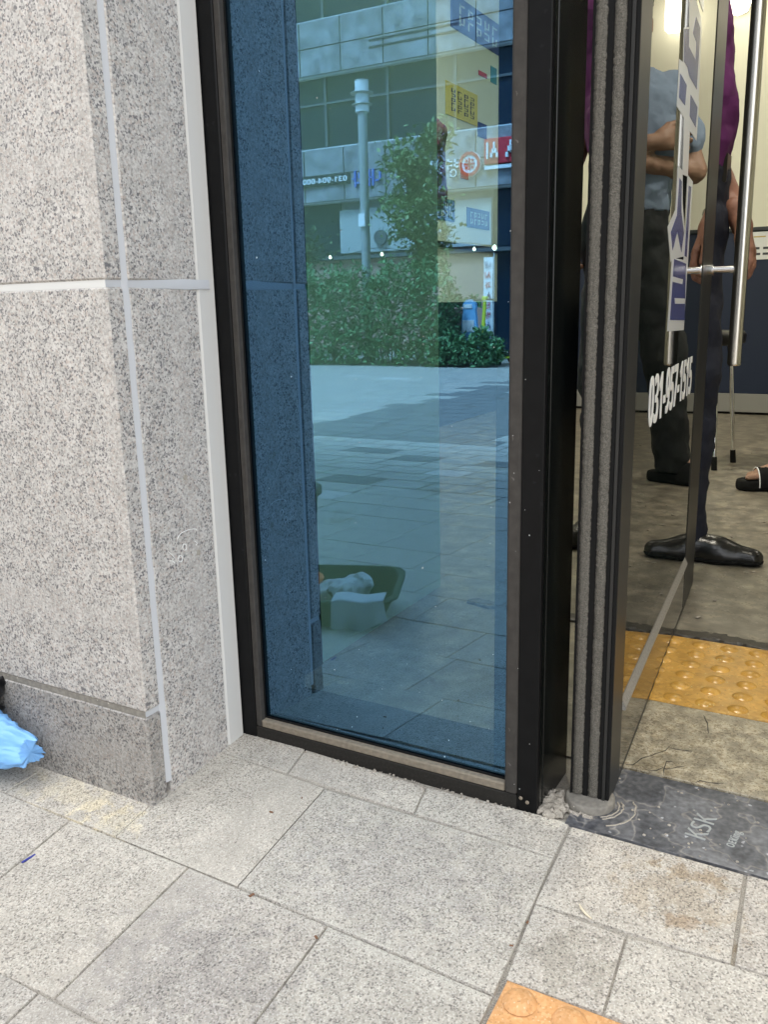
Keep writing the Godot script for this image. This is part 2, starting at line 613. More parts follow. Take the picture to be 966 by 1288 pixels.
	mat("ceiling_white", 0.78, 0.77, 0.72, 0.9)
	mat("navy_paint", 0.006, 0.014, 0.042, 0.6)
	mat("skirting", 0.26, 0.255, 0.24, 0.7)
	mat("dark_trim", 0.03, 0.035, 0.04, 0.6)
	mat("paper", 0.72, 0.73, 0.73, 0.7)
	mat("ink", 0.06, 0.06, 0.07, 0.8)
	mat("ink_gold", 0.5, 0.38, 0.12, 0.7)
	mat("poster_navy", 0.035, 0.05, 0.2, 0.6)
	mat("poster_yellow", 0.75, 0.62, 0.12, 0.6)
	mat("poster_orange", 0.7, 0.25, 0.06, 0.6)
	mat("poster_red", 0.6, 0.06, 0.05, 0.6)
	mat("poster_teal", 0.06, 0.3, 0.42, 0.6)
	var lamp := mat("lamp_glow", 1, 1, 1, 0.5)
	lamp.emission_enabled = true
	lamp.emission = Color(1.0, 0.96, 0.86)
	lamp.emission_energy_multiplier = 3.0
	var globe := mat("globe_glow", 1, 1, 1, 0.5)
	globe.emission_enabled = true
	globe.emission = Color(1.0, 0.97, 0.88)
	globe.emission_energy_multiplier = 3.0
	# street
	var cb := speckled(512, 512, 40.0, 3.0, 171, [[0.5, 176, 178, 182], [0.5, 168, 170, 175]], [[0.04, 140, 142, 146]], 0.35, 40.0)
	tri(mat("facade_concrete", 0.62, 0.62, 0.63, 0.85), pixels(512, 512, cb[0]), Vector3(3, 3, 3))
	mat("facade_joint", 0.62, 0.64, 0.66, 0.9)
	mat("dark_window", 0.010, 0.022, 0.04, 0.12, 0.0, 0.3)
	mat("mullion", 0.10, 0.11, 0.12, 0.5)
	mat("shop_panel", 0.42, 0.46, 0.46, 0.7)
	mat("brick_pink", 0.42, 0.27, 0.22, 0.9)
	mat("sign_white", 0.85, 0.86, 0.88, 0.5)
	mat("sign_blue", 0.10, 0.2, 0.65, 0.5)
	mat("sign_red", 0.62, 0.03, 0.05, 0.5)
	mat("sign_black", 0.02, 0.02, 0.025, 0.5)
	mat("sign_cyan", 0.22, 0.5, 0.8, 0.5)
	mat("post_grey", 0.38, 0.40, 0.40, 0.5, 0.3)
	mat("lamp_glass", 0.7, 0.74, 0.76, 0.2)
	mat("bark", 0.10, 0.075, 0.05, 0.9)
	mat("planter_brown", 0.16, 0.11, 0.085, 0.8)
	for k in 3:
		var lf := mat(["leaf", "leaf_tree", "leaf_shrub"][k], 1, 1, 1, 0.55)
		lf.vertex_color_use_as_albedo = true
		lf.backlight = Color(0.25, 0.3, 0.12)
		lf.backlight_enabled = true
	mat("scooter_yellow", 0.62, 0.66, 0.04, 0.4)
	mat("crate_green", 0.035, 0.07, 0.035, 0.55)
	mat("cloth_white", 0.55, 0.56, 0.56, 0.9)
	mat("cloth_orange", 0.65, 0.16, 0.05, 0.9)
	mat("bin_black", 0.018, 0.02, 0.022, 0.5)
	mat("bag_blue", 0.20, 0.44, 0.80, 0.4)
	mat("bag_black", 0.006, 0.006, 0.007, 0.3)
	mat("twig", 0.66, 0.58, 0.44, 0.9)
	mat("leaf_dry", 0.18, 0.09, 0.05, 0.9)
	mat("ink_blue", 0.03, 0.04, 0.25, 0.5)
	# people
	mat("skin", 0.28, 0.16, 0.105, 0.55)
	mat("skin_dark", 0.24, 0.11, 0.07, 0.55)
	mat("shirt_blue", 0.20, 0.26, 0.36, 0.9)
	mat("shirt_purple", 0.085, 0.006, 0.08, 0.85)
	mat("shirt_maroon", 0.13, 0.035, 0.07, 0.9)
	mat("trousers_black", 0.010, 0.011, 0.012, 0.85)
	mat("trousers_navy", 0.006, 0.008, 0.018, 0.9)
	mat("leather", 0.006, 0.006, 0.006, 0.28, 0.0, 0.5)
	mat("hair_black", 0.012, 0.010, 0.009, 0.5)
	mat("eye_white", 0.75, 0.74, 0.72, 0.3)
	mat("lip", 0.36, 0.13, 0.11, 0.5)

# [x, z, half width, half depth, r, g, b] multiplies the colours in a ragged patch (world metres)
func stain(px: PackedByteArray, w: int, h: int, s: Array, wob: FastNoiseLite, size := 0.0) -> void:
	var wx := size if size > 0.0 else 1.6
	var wz := size if size > 0.0 else 0.8
	if size > 0.0: s = [s[0] * size, s[1] * size, s[2], s[3], s[4], s[5], s[6]]
	var x0 := int((s[0] - s[2] * 1.6) / wx * w)
	var x1 := int((s[0] + s[2] * 1.6) / wx * w)
	var z0 := int((s[1] - s[3] * 1.6) / wz * h)
	var z1 := int((s[1] + s[3] * 1.6) / wz * h)
	for j in range(z0, z1):
		for i in range(x0, x1):
			var e := Vector2((i * wx / w - s[0]) / s[2], (j * wz / h - s[1]) / s[3]).length()
			e += wob.get_noise_2d(i, j) * 0.9 + wob.get_noise_2d(i * 6, j * 6) * 0.35
			var k := clampf((1.05 - e) * 2.2, 0.0, 1.0)
			if k <= 0.0: continue
			var a := (posmod(j, h) * w + posmod(i, w)) * 3
			for q in 3:
				px[a + q] = clampi(int(px[a + q] * lerpf(1.0, s[4 + q], k)), 0, 255)

func dust(px: PackedByteArray, w: int, h: int, s: Array) -> void:     # pale crumbs swept along a joint
	var a := Vector2(s[0], s[1])
	var b := Vector2(s[2], s[3])
	for k in int(a.distance_to(b) * 9000.0):
		var p := a.lerp(b, rng.randf()) + Vector2(rng.randfn() * 0.006, rng.randfn() * 0.006)
		var i := posmod(int(p.x / 1.6 * w), w)
		var j := posmod(int(p.y / 0.8 * h), h)
		var q := (j * w + i) * 3
		var v := 205 + rng.randi() % 36
		px[q] = v; px[q + 1] = v - 4; px[q + 2] = v - 12

func slab(poly: Array, gap := 0.0025, lift := 0.0) -> ArrayMesh:       # a paver from its outline in x and z, lying on the falling ground
	var pv := PackedVector2Array()
	for q in poly: pv.append(Vector2(q[0], q[1]))
	var rings := []
	for inset in [gap, gap + 0.0008, gap + 0.0024]:
		var o := Geometry2D.offset_polygon(pv, -inset, Geometry2D.JOIN_MITER)
		rings.append(o[0] if o.size() and o[0].size() == pv.size() else pv)
	# match the starting corner of every ring
	var mid := Vector2.ZERO
	for q in pv: mid += q / pv.size()
	var t := Tris.new()
	var lev := [-0.0016, -0.0004, 0.0]
	for k in 3:
		var best := 0
		var far := 1e9
		for j in rings[k].size():
			var dst: float = rings[k][j].distance_to(pv[0])
			if dst < far: far = dst; best = j
		var turned := PackedVector2Array()
		for j in rings[k].size(): turned.append(rings[k][(best + j) % rings[k].size()])
		if Geometry2D.is_polygon_clockwise(turned) != Geometry2D.is_polygon_clockwise(pv):
			var back := PackedVector2Array([turned[0]])
			for j in range(turned.size() - 1, 0, -1): back.append(turned[j])
			turned = back
		rings[k] = turned
	var at := func(q: Vector2, dy: float) -> Vector3: return Vector3(q.x, ground_y(q.y) + dy + lift, q.y)
	var n := pv.size()
	for j in n:
		var e := (j + 1) % n
		var a0: Vector3 = at.call(rings[0][j], -0.05)
		var b0: Vector3 = at.call(rings[0][e], -0.05)
		var out := Vector3((a0.x + b0.x) * 0.5 - mid.x, 0.0, (a0.z + b0.z) * 0.5 - mid.y)
		t.quad(a0, b0, at.call(rings[0][e], lev[0] - 0.0014), at.call(rings[0][j], lev[0] - 0.0014), out)
		t.quad(at.call(rings[0][j], lev[0] - 0.0014), at.call(rings[0][e], lev[0] - 0.0014), at.call(rings[1][e], lev[1]), at.call(rings[1][j], lev[1]), out + Vector3.UP)
		t.quad(at.call(rings[1][j], lev[1]), at.call(rings[1][e], lev[1]), at.call(rings[2][e], 0.0), at.call(rings[2][j], 0.0), Vector3.UP)
	var ids := Geometry2D.triangulate_polygon(rings[2])
	for k in range(0, ids.size(), 3):
		t.tri(at.call(rings[2][ids[k]], 0.0), at.call(rings[2][ids[k + 1]], 0.0), at.call(rings[2][ids[k + 2]], 0.0), Vector3.UP)
	return t.done()

func dome(r: float, h: float, sides := 14) -> ArrayMesh:
	var pr := []
	for k in 5:
		var a := PI * 0.5 * k / 4.0
		pr.append(Vector2(r * (0.62 * cos(a) + 0.38 * (1.0 - k / 4.0)) if k < 4 else 0.0005, h * sin(a)))
	return lathe(pr, sides)

func tactile(poly: Array, y: float, origin: Vector2, pitch: Vector2, counts: Vector2i, r: float, h: float, thick := 0.03, fall := false) -> ArrayMesh:
	var m: ArrayMesh
	if fall:
		m = slab(poly, 0.001, 0.003)
	else:
		var pv := PackedVector2Array()
		for q in poly: pv.append(Vector2(q[0], q[1]))
		var t := Tris.new()
		t.plate(pv, Vector3(0, y - thick, 0), Vector3.RIGHT, Vector3.BACK, Vector3.UP, thick)
		m = t.done()
	var all := SurfaceTool.new()
	var d := dome(r, h)
	for i in counts.x:
		for j in counts.y:
			var x := origin.x + i * pitch.x
			var z := origin.y + j * pitch.y
			all.append_from(d, 0, Transform3D(Basis(Vector3.UP, i * 1.3 + j), Vector3(x, (ground_y(z) + 0.003 if fall else y) - 0.0002, z)))
	all.commit(m)
	return m

func pavement() -> void:
	var g := struct(put("pavement", ground_sheet(), M.joint_sand), "pavement of pale grey stone pavers in front of the shop") as MeshInstance3D
	var near := [
		[[[-0.90, -0.994], [-0.90, -1.034], [-0.739, -1.023], [-0.727, -0.955], [-0.848, -0.958], [-0.90, -0.96]], 0],
		[[[-0.739, -1.023], [-0.519, -1.013], [-0.507, -0.951], [-0.727, -0.955]], 0],
		[[[-0.519, -1.013], [-0.352, -1.021], [-0.305, -1.021], [-0.303, -0.945], [-0.507, -0.951]], 3],
		[[[-0.868, -0.814], [-0.876, -0.96], [-0.848, -0.958], [-0.654, -0.947], [-0.646, -0.733], [-0.863, -0.737]], 1],
		[[[-0.654, -0.947], [-0.303, -0.945], [-0.292, -0.721], [-0.646, -0.733]], 3],
		[[[-1.095, -0.830], [-0.868, -0.816], [-0.863, -0.737], [-1.100, -0.739]], 1],
		[[[-1.33, -0.830], [-1.095, -0.830], [-1.100, -0.739], [-1.325, -0.745]], 0],
		[[[-1.6, -0.830], [-1.33, -0.830], [-1.325, -0.745], [-1.6, -0.75]], 2],
		[[[-0.953, -0.7378], [-0.727, -0.7345], [-0.723, -0.511], [-0.938, -0.501]], 1],
		[[[-1.18, -0.742], [-0.953, -0.737], [-0.938, -0.501], [-1.17, -0.505]], 0],
		[[[-1.6, -0.75], [-1.18, -0.742], [-1.17, -0.505], [-1.6, -0.51]], 2],
		[[[-0.727, -0.7345], [-0.506, -0.7282], [-0.502, -0.512], [-0.723, -0.511]], 2],
		[[[-0.506, -0.7282], [-0.292, -0.7205], [-0.2888, -0.511], [-0.502, -0.512]], 3],
		[[[-0.303, -1.0145], [-0.086, -1.0145], [-0.079, -0.867], [-0.300, -0.862]], 0],
		[[[-0.299, -0.862], [-0.189, -0.858], [-0.184, -0.747], [-0.2905, -0.744]], 2],
		[[[-0.189, -0.858], [-0.079, -0.867], [0.02, -0.868], [0.02, -0.75], [-0.184, -0.747]], 3],
		[[[-0.084, -1.0145], [0.135, -1.0145], [0.14, -0.868], [-0.077, -0.867]], 2],
		[[[0.135, -1.0145], [0.36, -1.0145], [0.36, -0.868], [0.14, -0.868]], 0],
		[[[0.36, -1.0145], [0.75, -1.0145], [0.75, -0.868], [0.36, -0.868]], 3],
		[[[0.02, -0.868], [0.34, -0.868], [0.34, -0.745], [0.02, -0.75]], 1],
		[[[0.34, -0.868], [0.75, -0.868], [0.75, -0.745], [0.34, -0.745]], 0],
	]
	for s in near:
		put("paver", slab(s[0], 0.0009, rng.randf_range(-0.0007, 0.0009)), M["paver_%d" % s[1]], g)
	var tile := put("tactile_tile", tactile([[-0.2875, -0.744], [0.036, -0.744], [0.036, -0.424], [-0.2875, -0.424]], 0.0, Vector2(-0.264, -0.734 + 0.012), Vector2(0.0532, 0.0532), Vector2i(6, 6), 0.0185, 0.010, 0.03, true), M.orange_tile, g)
	tag(tile, "orange tactile paving tile with round domes set in the pavement")
	# the rest in rows that run along the shop front
	var z := -0.51
	var row := 0
	var far := Tris.new()
	var fars := {}
	for k in ["paver_0", "paver_1", "paver_2", "paver_3", "paver_dark_and_shade", "paver_pale"]: fars[k] = Tris.new()
	while z < 11.0:
		var deep := 0.215 if z < 3.3 else 0.3
		var x := -1.6 - rng.randf() * 0.2 - (maxf(z, 0.0) * 0.9)
		var last := 1.0 if z < 0.3 else -0.1 - z * 0.3
		while x < last:
			var long := rng.randf_range(0.21, 0.36) if z < 3.3 else rng.randf_range(0.3, 0.6)
			var pick := "paver_%d" % (rng.randi() % 4)
			var roll := rng.randf()
			if z > 0.2 and roll < (0.03 if z < 3.0 else 0.01): pick = "paver_dark_and_shade"
			elif z > 0.2 and roll < (0.06 if z < 3.0 else 0.02): pick = "paver_pale"
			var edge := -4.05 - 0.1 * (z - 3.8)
			if z > 3.1 and x > edge and x < -2.35 - 0.22 * (z - 3.1) and roll > 0.06: pick = "paver_dark_and_shade"  # long shadow across the plaza, put into the paver colour as a darker band
			if not (z < -0.42 and x + long > -0.2885 and x < 0.04):
				var poly := [[x, z], [x + long, z], [x + long, z + deep], [x, z + deep]]
				if z < 1.0 and x > -2.3 and x < 0.6:
					put("paver", slab(poly, 0.0011, rng.randf_range(-0.0007, 0.0009)), M[pick], g)
				else:
					var y0 := ground_y(z)
					var y1 := ground_y(z + deep)
					var a := 0.004
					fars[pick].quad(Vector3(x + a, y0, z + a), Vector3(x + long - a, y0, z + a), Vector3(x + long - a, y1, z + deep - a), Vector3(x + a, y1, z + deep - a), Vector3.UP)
			x += long
		z += deep
		row += 1
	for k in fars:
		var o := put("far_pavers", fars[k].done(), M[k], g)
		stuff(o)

func ground_sheet() -> ArrayMesh:
	var rows := []
	var zs := [-1.19, -1.014, -0.9, -0.6, -0.3, 0.5, 1.5, 3.0, 7.0, 11.0, 30.0, 300.0]
	for z in zs:
		var row := []
		for x in [-300.0, -30.0, -8.0, -2.0, 0.0, 2.0, 8.0, 30.0, 300.0]:
			row.append(Vector3(x, ground_y(z) - 0.0034, z))
		rows.append(row)
	return lattice(rows)

func pier() -> void:
	var t := thing("granite_pier", "speckled grey granite clad pier with pale sealant joints left of the window", "pier", Vector3(-0.86, 0, -0.81))
	var o := t.position
	var ys := [-0.06, 0.1195, 0.1285, 0.713, 0.722, 1.31, 1.319, 1.905, 1.914, 2.5]
	put("core", span(Vector3(-3.2, -0.08, -1.06) - o, Vector3(-0.90, 2.7, -0.85) - o), M.sealant_old, t)
	for k in range(0, ys.size(), 2):
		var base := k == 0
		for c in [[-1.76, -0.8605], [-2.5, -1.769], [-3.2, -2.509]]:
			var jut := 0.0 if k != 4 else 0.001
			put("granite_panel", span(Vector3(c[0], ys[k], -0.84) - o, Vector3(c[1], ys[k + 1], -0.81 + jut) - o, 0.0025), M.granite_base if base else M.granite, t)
		if k != 2:
			put("granite_panel", span(Vector3(-0.90, ys[k], -0.981) - o, Vector3(-0.8605 + (0.001 if k == 4 else 0.0), ys[k + 1] if k else ys[3], -0.8485) - o, 0.0025), M.granite, t)
	# joints of sealant, slightly hollow
	for k in range(1, ys.size() - 1, 2):
		var y: float = (ys[k] + ys[k + 1]) * 0.5
		put("sealant_joint", rope(Vector3(-3.2, y, -0.8118) - o, Vector3(-0.8622, y, -0.8118) - o, 0.0056, Vector3(0, 0, 1)), M.sealant_white if k > 1 else M.sealant_old, t)
		put("sealant_joint", rope(Vector3(-0.864, y, -0.8122) - o, Vector3(-0.864, y, -0.8438) - o, 0.0056, Vector3(1, 0, 0)), M.sealant_grey, t)
		if k > 1:
			put("sealant_joint", rope(Vector3(-0.8635, y, -0.8446) - o, Vector3(-0.8575, y, -1.004) - o, 0.0066, Vector3(1, 0, 0)), M.sealant_grey, t)
	put("sealant_joint", rope(Vector3(-0.8625, 0.003, -0.8443) - o, Vector3(-0.8625, 2.5, -0.8443) - o, 0.0056, Vector3(1, 0, 0.2)), M.sealant_grey, t)
	for x in [-1.7645, -2.5045]:
		put("sealant_joint", rope(Vector3(x, 0.0, -0.814) - o, Vector3(x, 2.5, -0.814) - o, 0.0056, Vector3(0, 0, 1)), M.sealant_grey, t)
	# chalk scribble and two dabs of filler on the side face
	var marks := [[[0.3612, -0.9006], [0.3677, -0.9083], [0.3696, -0.9245], [0.3672, -0.9405], [0.3639, -0.9422]], [[0.3505, -0.9152], [0.3451, -0.9198], [0.3417, -0.9142], [0.3469, -0.9092], [0.3505, -0.9152]],
		[[0.3495, -0.9365], [0.3454, -0.9414], [0.3422, -0.937]], [[0.348, -0.8809], [0.3412, -0.8878], [0.3348, -0.8929]], [[0.3353, -0.9047], [0.3296, -0.9101], [0.3272, -0.9031], [0.3327, -0.8986], [0.3353, -0.9047]], [[0.3345, -0.8813], [0.3314, -0.8887], [0.3266, -0.8928]]]
	for mk in marks:
		var path := []
		if mk.size() == 5 and mk[0] == mk[4]:      # a loop of handwriting
			var c := Vector2.ZERO
			for q in 4: c += Vector2(mk[q][0], mk[q][1]) * 0.25
			for q in 15: path.append(Vector3(-0.8604, c.x + sin(q * 0.44) * (0.0050 + 0.0006 * sin(q)), c.y + cos(q * 0.44) * 0.0042) - o)
		else:
			for q in mk.size() - 1:
				for k in 4:
					var v := Vector2(mk[q][0], mk[q][1]).cubic_interpolate(Vector2(mk[q + 1][0], mk[q + 1][1]), Vector2(mk[maxi(q - 1, 0)][0], mk[maxi(q - 1, 0)][1]), Vector2(mk[mini(q + 2, mk.size() - 1)][0], mk[mini(q + 2, mk.size() - 1)][1]), k / 4.0)
					path.append(Vector3(-0.8604, v.x, v.y) - o)
		put("chalk_mark", tube(path, [0.00055], 6), M.print_white, t)
	for q in [[0.4474, -0.927], [0.3305, -0.9427]]:
		var dab := Tris.new()
		dab.plate(PackedVector2Array([Vector2(-0.004, -0.003), Vector2(0.003, -0.005), Vector2(0.005, 0.001), Vector2(0.001, 0.005), Vector2(-0.003, 0.003)]), Vector3(-0.8606, q[0], q[1]) - o, Vector3.FORWARD, Vector3.UP, Vector3.RIGHT, 0.0006)
		put("filler_dab", dab.done(), M.mortar_crumb, t)
	# the broad white strip against the window frame
	var strip := Tris.new()
	strip.span(Vector3(-0.90, -0.02, -1.0195) - o, Vector3(-0.8595, 2.5, -0.9808) - o, 0.003)
	put("sealant_strip", strip.done(), M.strip_white, t)

func rope(a: Vector3, b: Vector3, r: float, out: Vector3) -> ArrayMesh:      # a bead of sealant: wavering half round
	var d := (b - a).normalized()
	out = (out - d * out.dot(d)).normalized()
	var s := d.cross(out)
	var rows := []
	var n := maxi(3, int(a.distance_to(b) / 0.02))
	for k in n + 1:
		var p := a.lerp(b, float(k) / n)
		var w := r * (1.0 + 0.07 * sin(k * 1.7 + a.y * 9.0) + rng.randf_range(-0.05, 0.05))
		var row := []
		for j in 9:
			var q := PI * j / 8.0
			row.append(p + s * cos(q) * w + out * (sin(q) * r * 0.08))
		rows.append(row)
	return lattice(rows)

func shop_shell() -> void:
	var t := thing("shop_front_wall", "granite clad upper wall of the shop above window and door", "wall", Vector3(0, 2.5, -1.05))
	var o := t.position
	put("backing", span(Vector3(-9, 2.512, -1.3) - o, Vector3(9, 6.12, -0.86) - o), M.sealant_old, t)
	for i in 12:
		for j in 6:
			var x := -9.0 + i * 1.5
			put("granite_panel", span(Vector3(x + 0.004, 2.51 + j * 0.6, -0.86) - o, Vector3(x + 1.496, 3.102 + j * 0.6, -0.82) - o, 0.002), M.granite, t)
	var r := thing("granite_wall_pier", "granite clad pier right of the shop door, outside the picture", "pier", Vector3(1.6, 0, -0.81))
	for j in 5:
		put("granite_panel", span(Vector3(-0.7, 0.6 * j - 0.06, -0.25), Vector3(2.0, 0.592 + 0.6 * j - 0.06, 0.0), 0.002), M.granite, r)

func shop_window() -> void:
	var t := thing("shop_window", "tall narrow black framed window with blue mirror glass beside granite pier", "window", Vector3(-0.604, 0, -1.02))
	var o := t.position
	var top := 2.5
	put("frame_post", span(Vector3(-0.93, -0.02, -1.165) - o, Vector3(-0.8345, top, -1.02) - o, 0.0015), M.black_metal, t)
	# the right post is deep; its polished side faces the doorway
	put("frame_post", span(Vector3(-0.3825, -0.02, -1.030) - o, Vector3(-0.3535, top, -1.02) - o, 0.0012), M.black_metal, t)
	put("frame_post", span(Vector3(-0.4255, -0.02, -1.148) - o, Vector3(-0.3527, top, -1.0405) - o, 0.0012), M.black_gloss, t)
	put("frame_post", span(Vector3(-0.3822, -0.02, -1.0404) - o, Vector3(-0.3535, top, -1.0301) - o, 0.0), M.black_gloss, t)
	var sill := put("frame_sill", span(Vector3(-0.8344, -0.03, -1.06) - o, Vector3(-0.3826, 0.0188, -1.0205) - o, 0.0015), M.dirty_black, t)
	put("inner_rail", span(Vector3(-0.8344, -0.03, -1.164) - o, Vector3(-0.4265, 0.03, -1.0602) - o, 0.001), M.black_metal, t)
	put("frame_head", span(Vector3(-0.8344, top - 0.06, -1.06) - o, Vector3(-0.3826, top, -1.0205) - o, 0.001), M.black_metal, t)
	# glazing beads
	put("glazing_bead", span(Vector3(-0.8343, 0.0190, -1.0330) - o, Vector3(-0.8235, top - 0.06, -1.0215) - o, 0.0015), M.bead_grey, t)
	put("glazing_bead", span(Vector3(-0.4010, 0.0190, -1.0330) - o, Vector3(-0.3827, top - 0.06, -1.0190) - o, 0.003), M.bead_grey, t)
	put("glazing_bead", span(Vector3(-0.8234, 0.0190, -1.0330) - o, Vector3(-0.4011, 0.0318, -1.0208) - o, 0.002), M.bead_dusty, t)
	put("gasket", span(Vector3(-0.8234, 0.0319, -1.0335) - o, Vector3(-0.4011, 0.0345, -1.0310) - o), M.rubber, t)
	put("gasket", span(Vector3(-0.8234, 0.0346, -1.0335) - o, Vector3(-0.8220, top - 0.06, -1.0310) - o), M.rubber, t)
	put("gasket", span(Vector3(-0.4026, 0.0346, -1.0335) - o, Vector3(-0.4011, top - 0.06, -1.0310) - o), M.rubber, t)
	var q := Tris.new()
	q.quad(Vector3(-0.834, 0.02, -1.0345) - o, Vector3(-0.39, 0.02, -1.0345) - o, Vector3(-0.39, top - 0.02, -1.0345) - o, Vector3(-0.834, top - 0.02, -1.0345) - o, Vector3.BACK)
	put("glass_pane", q.done(), M.mirror_film, t)
	put("glass_sheet", span(Vector3(-0.834, 0.02, -1.0395) - o, Vector3(-0.39, top - 0.02, -1.0348) - o), M.green_glass, t)
	var gr := Tris.new()
	for k in 120:
		var e := rng.randf_range(0.0006, 0.0018)
		gr.box(Vector3(rng.randf_range(-0.86, -0.355), ground_y(-1.0) + 0.0006 + e * 0.4, -1.0185 + absf(rng.randfn()) * 0.005) - o, Vector3(e * 2, e, e * 1.4), 0.0, Basis(Vector3.UP, rng.randf() * 3.0))
	stuff(put("blown_grit", gr.done(), M.mortar_crumb, t))
	for w in [["dust_specks", -0.82, -0.403, 0.04, 1.4, -1.0342, 70], ["dust_specks", -0.401, -0.355, 0.02, 1.3, -1.0186, 14]]:
		var ds := Tris.new()
		for k in w[6]:
			var e := rng.randf_range(0.0004, 0.0009) * (1.6 if rng.randf() < 0.1 else 1.0)
			var y := lerpf(w[3], w[4], pow(rng.randf(), 1.3))
			ds.box(Vector3(rng.randf_range(w[1], w[2]), y, w[5]) - o, Vector3(e, e * rng.randf_range(0.8, 2.0), 0.0005), 0.0, Basis(Vector3.BACK, rng.randf() * 3.0))
		stuff(put(w[0], ds.done(), M.vinyl_white, t))
	# screws at the foot of the post
	for p in [Vector3(-0.3665, 0.014, -1.0185), Vector3(-0.376, 0.018, -1.0185)]:
		put("screw", lathe([Vector2(0.0028, 0.0), Vector2(0.0026, 0.0012), Vector2(0.0004, 0.0016)], 10), M.bead_dusty, t, p - o, Basis(Vector3.RIGHT, PI / 2))

var DO := Vector3(-0.2693, 0, -1.0751)       # outer corner of the open door leaf
var DD := Vector3(-0.07643, 0, -0.99707)     # along the leaf
var DN := Vector3(0.99707, 0, -0.07643)      # out of its outer face

func dp(s: float, y: float, off := 0.0) -> Vector3:
	return DO + DD * s + DN * off + Vector3.UP * y

func dbox(t: Tris, s0: float, s1: float, y0: float, y1: float, n0: float, n1: float, b := 0.0) -> void:
	t.box(dp((s0 + s1) * 0.5, (y0 + y1) * 0.5, (n0 + n1) * 0.5) - DO, Vector3(absf(n1 - n0), y1 - y0, s1 - s0), b, Basis(DN, Vector3.UP, -DD))

func dpart(called: String, m: Material, t: Node, s0: float, s1: float, y0: float, y1: float, n0: float, n1: float, b := 0.0) -> MeshInstance3D:
	var k := Tris.new()
	dbox(k, s0, s1, y0, y1, n0, n1, b)
	return put(called, k.done(), m, t)

func pile_strip(n0: float, n1: float, y0: float, y1: float) -> ArrayMesh:       # woven pile with a ragged edge
	var rows := []
	var steps := int((y1 - y0) / 0.0022)
	for i in steps + 1:
		var y := lerpf(y0, y1, float(i) / steps)
		var a := n0 + 0.0008 + rng.randfn() * 0.0005
		var b := n1 - 0.0008 + rng.randfn() * 0.0005
		var row := []
		for j in 7:
			var u := j / 6.0
			var h := 0.0034 * (1.0 - pow(absf(u * 2.0 - 1.0), 5.0)) + rng.randf_range(-0.0002, 0.0002)
			row.append(dp(-h - 0.0006, y, lerpf(a, b, u)) - DO)
		rows.append(row)
	return lattice(rows)

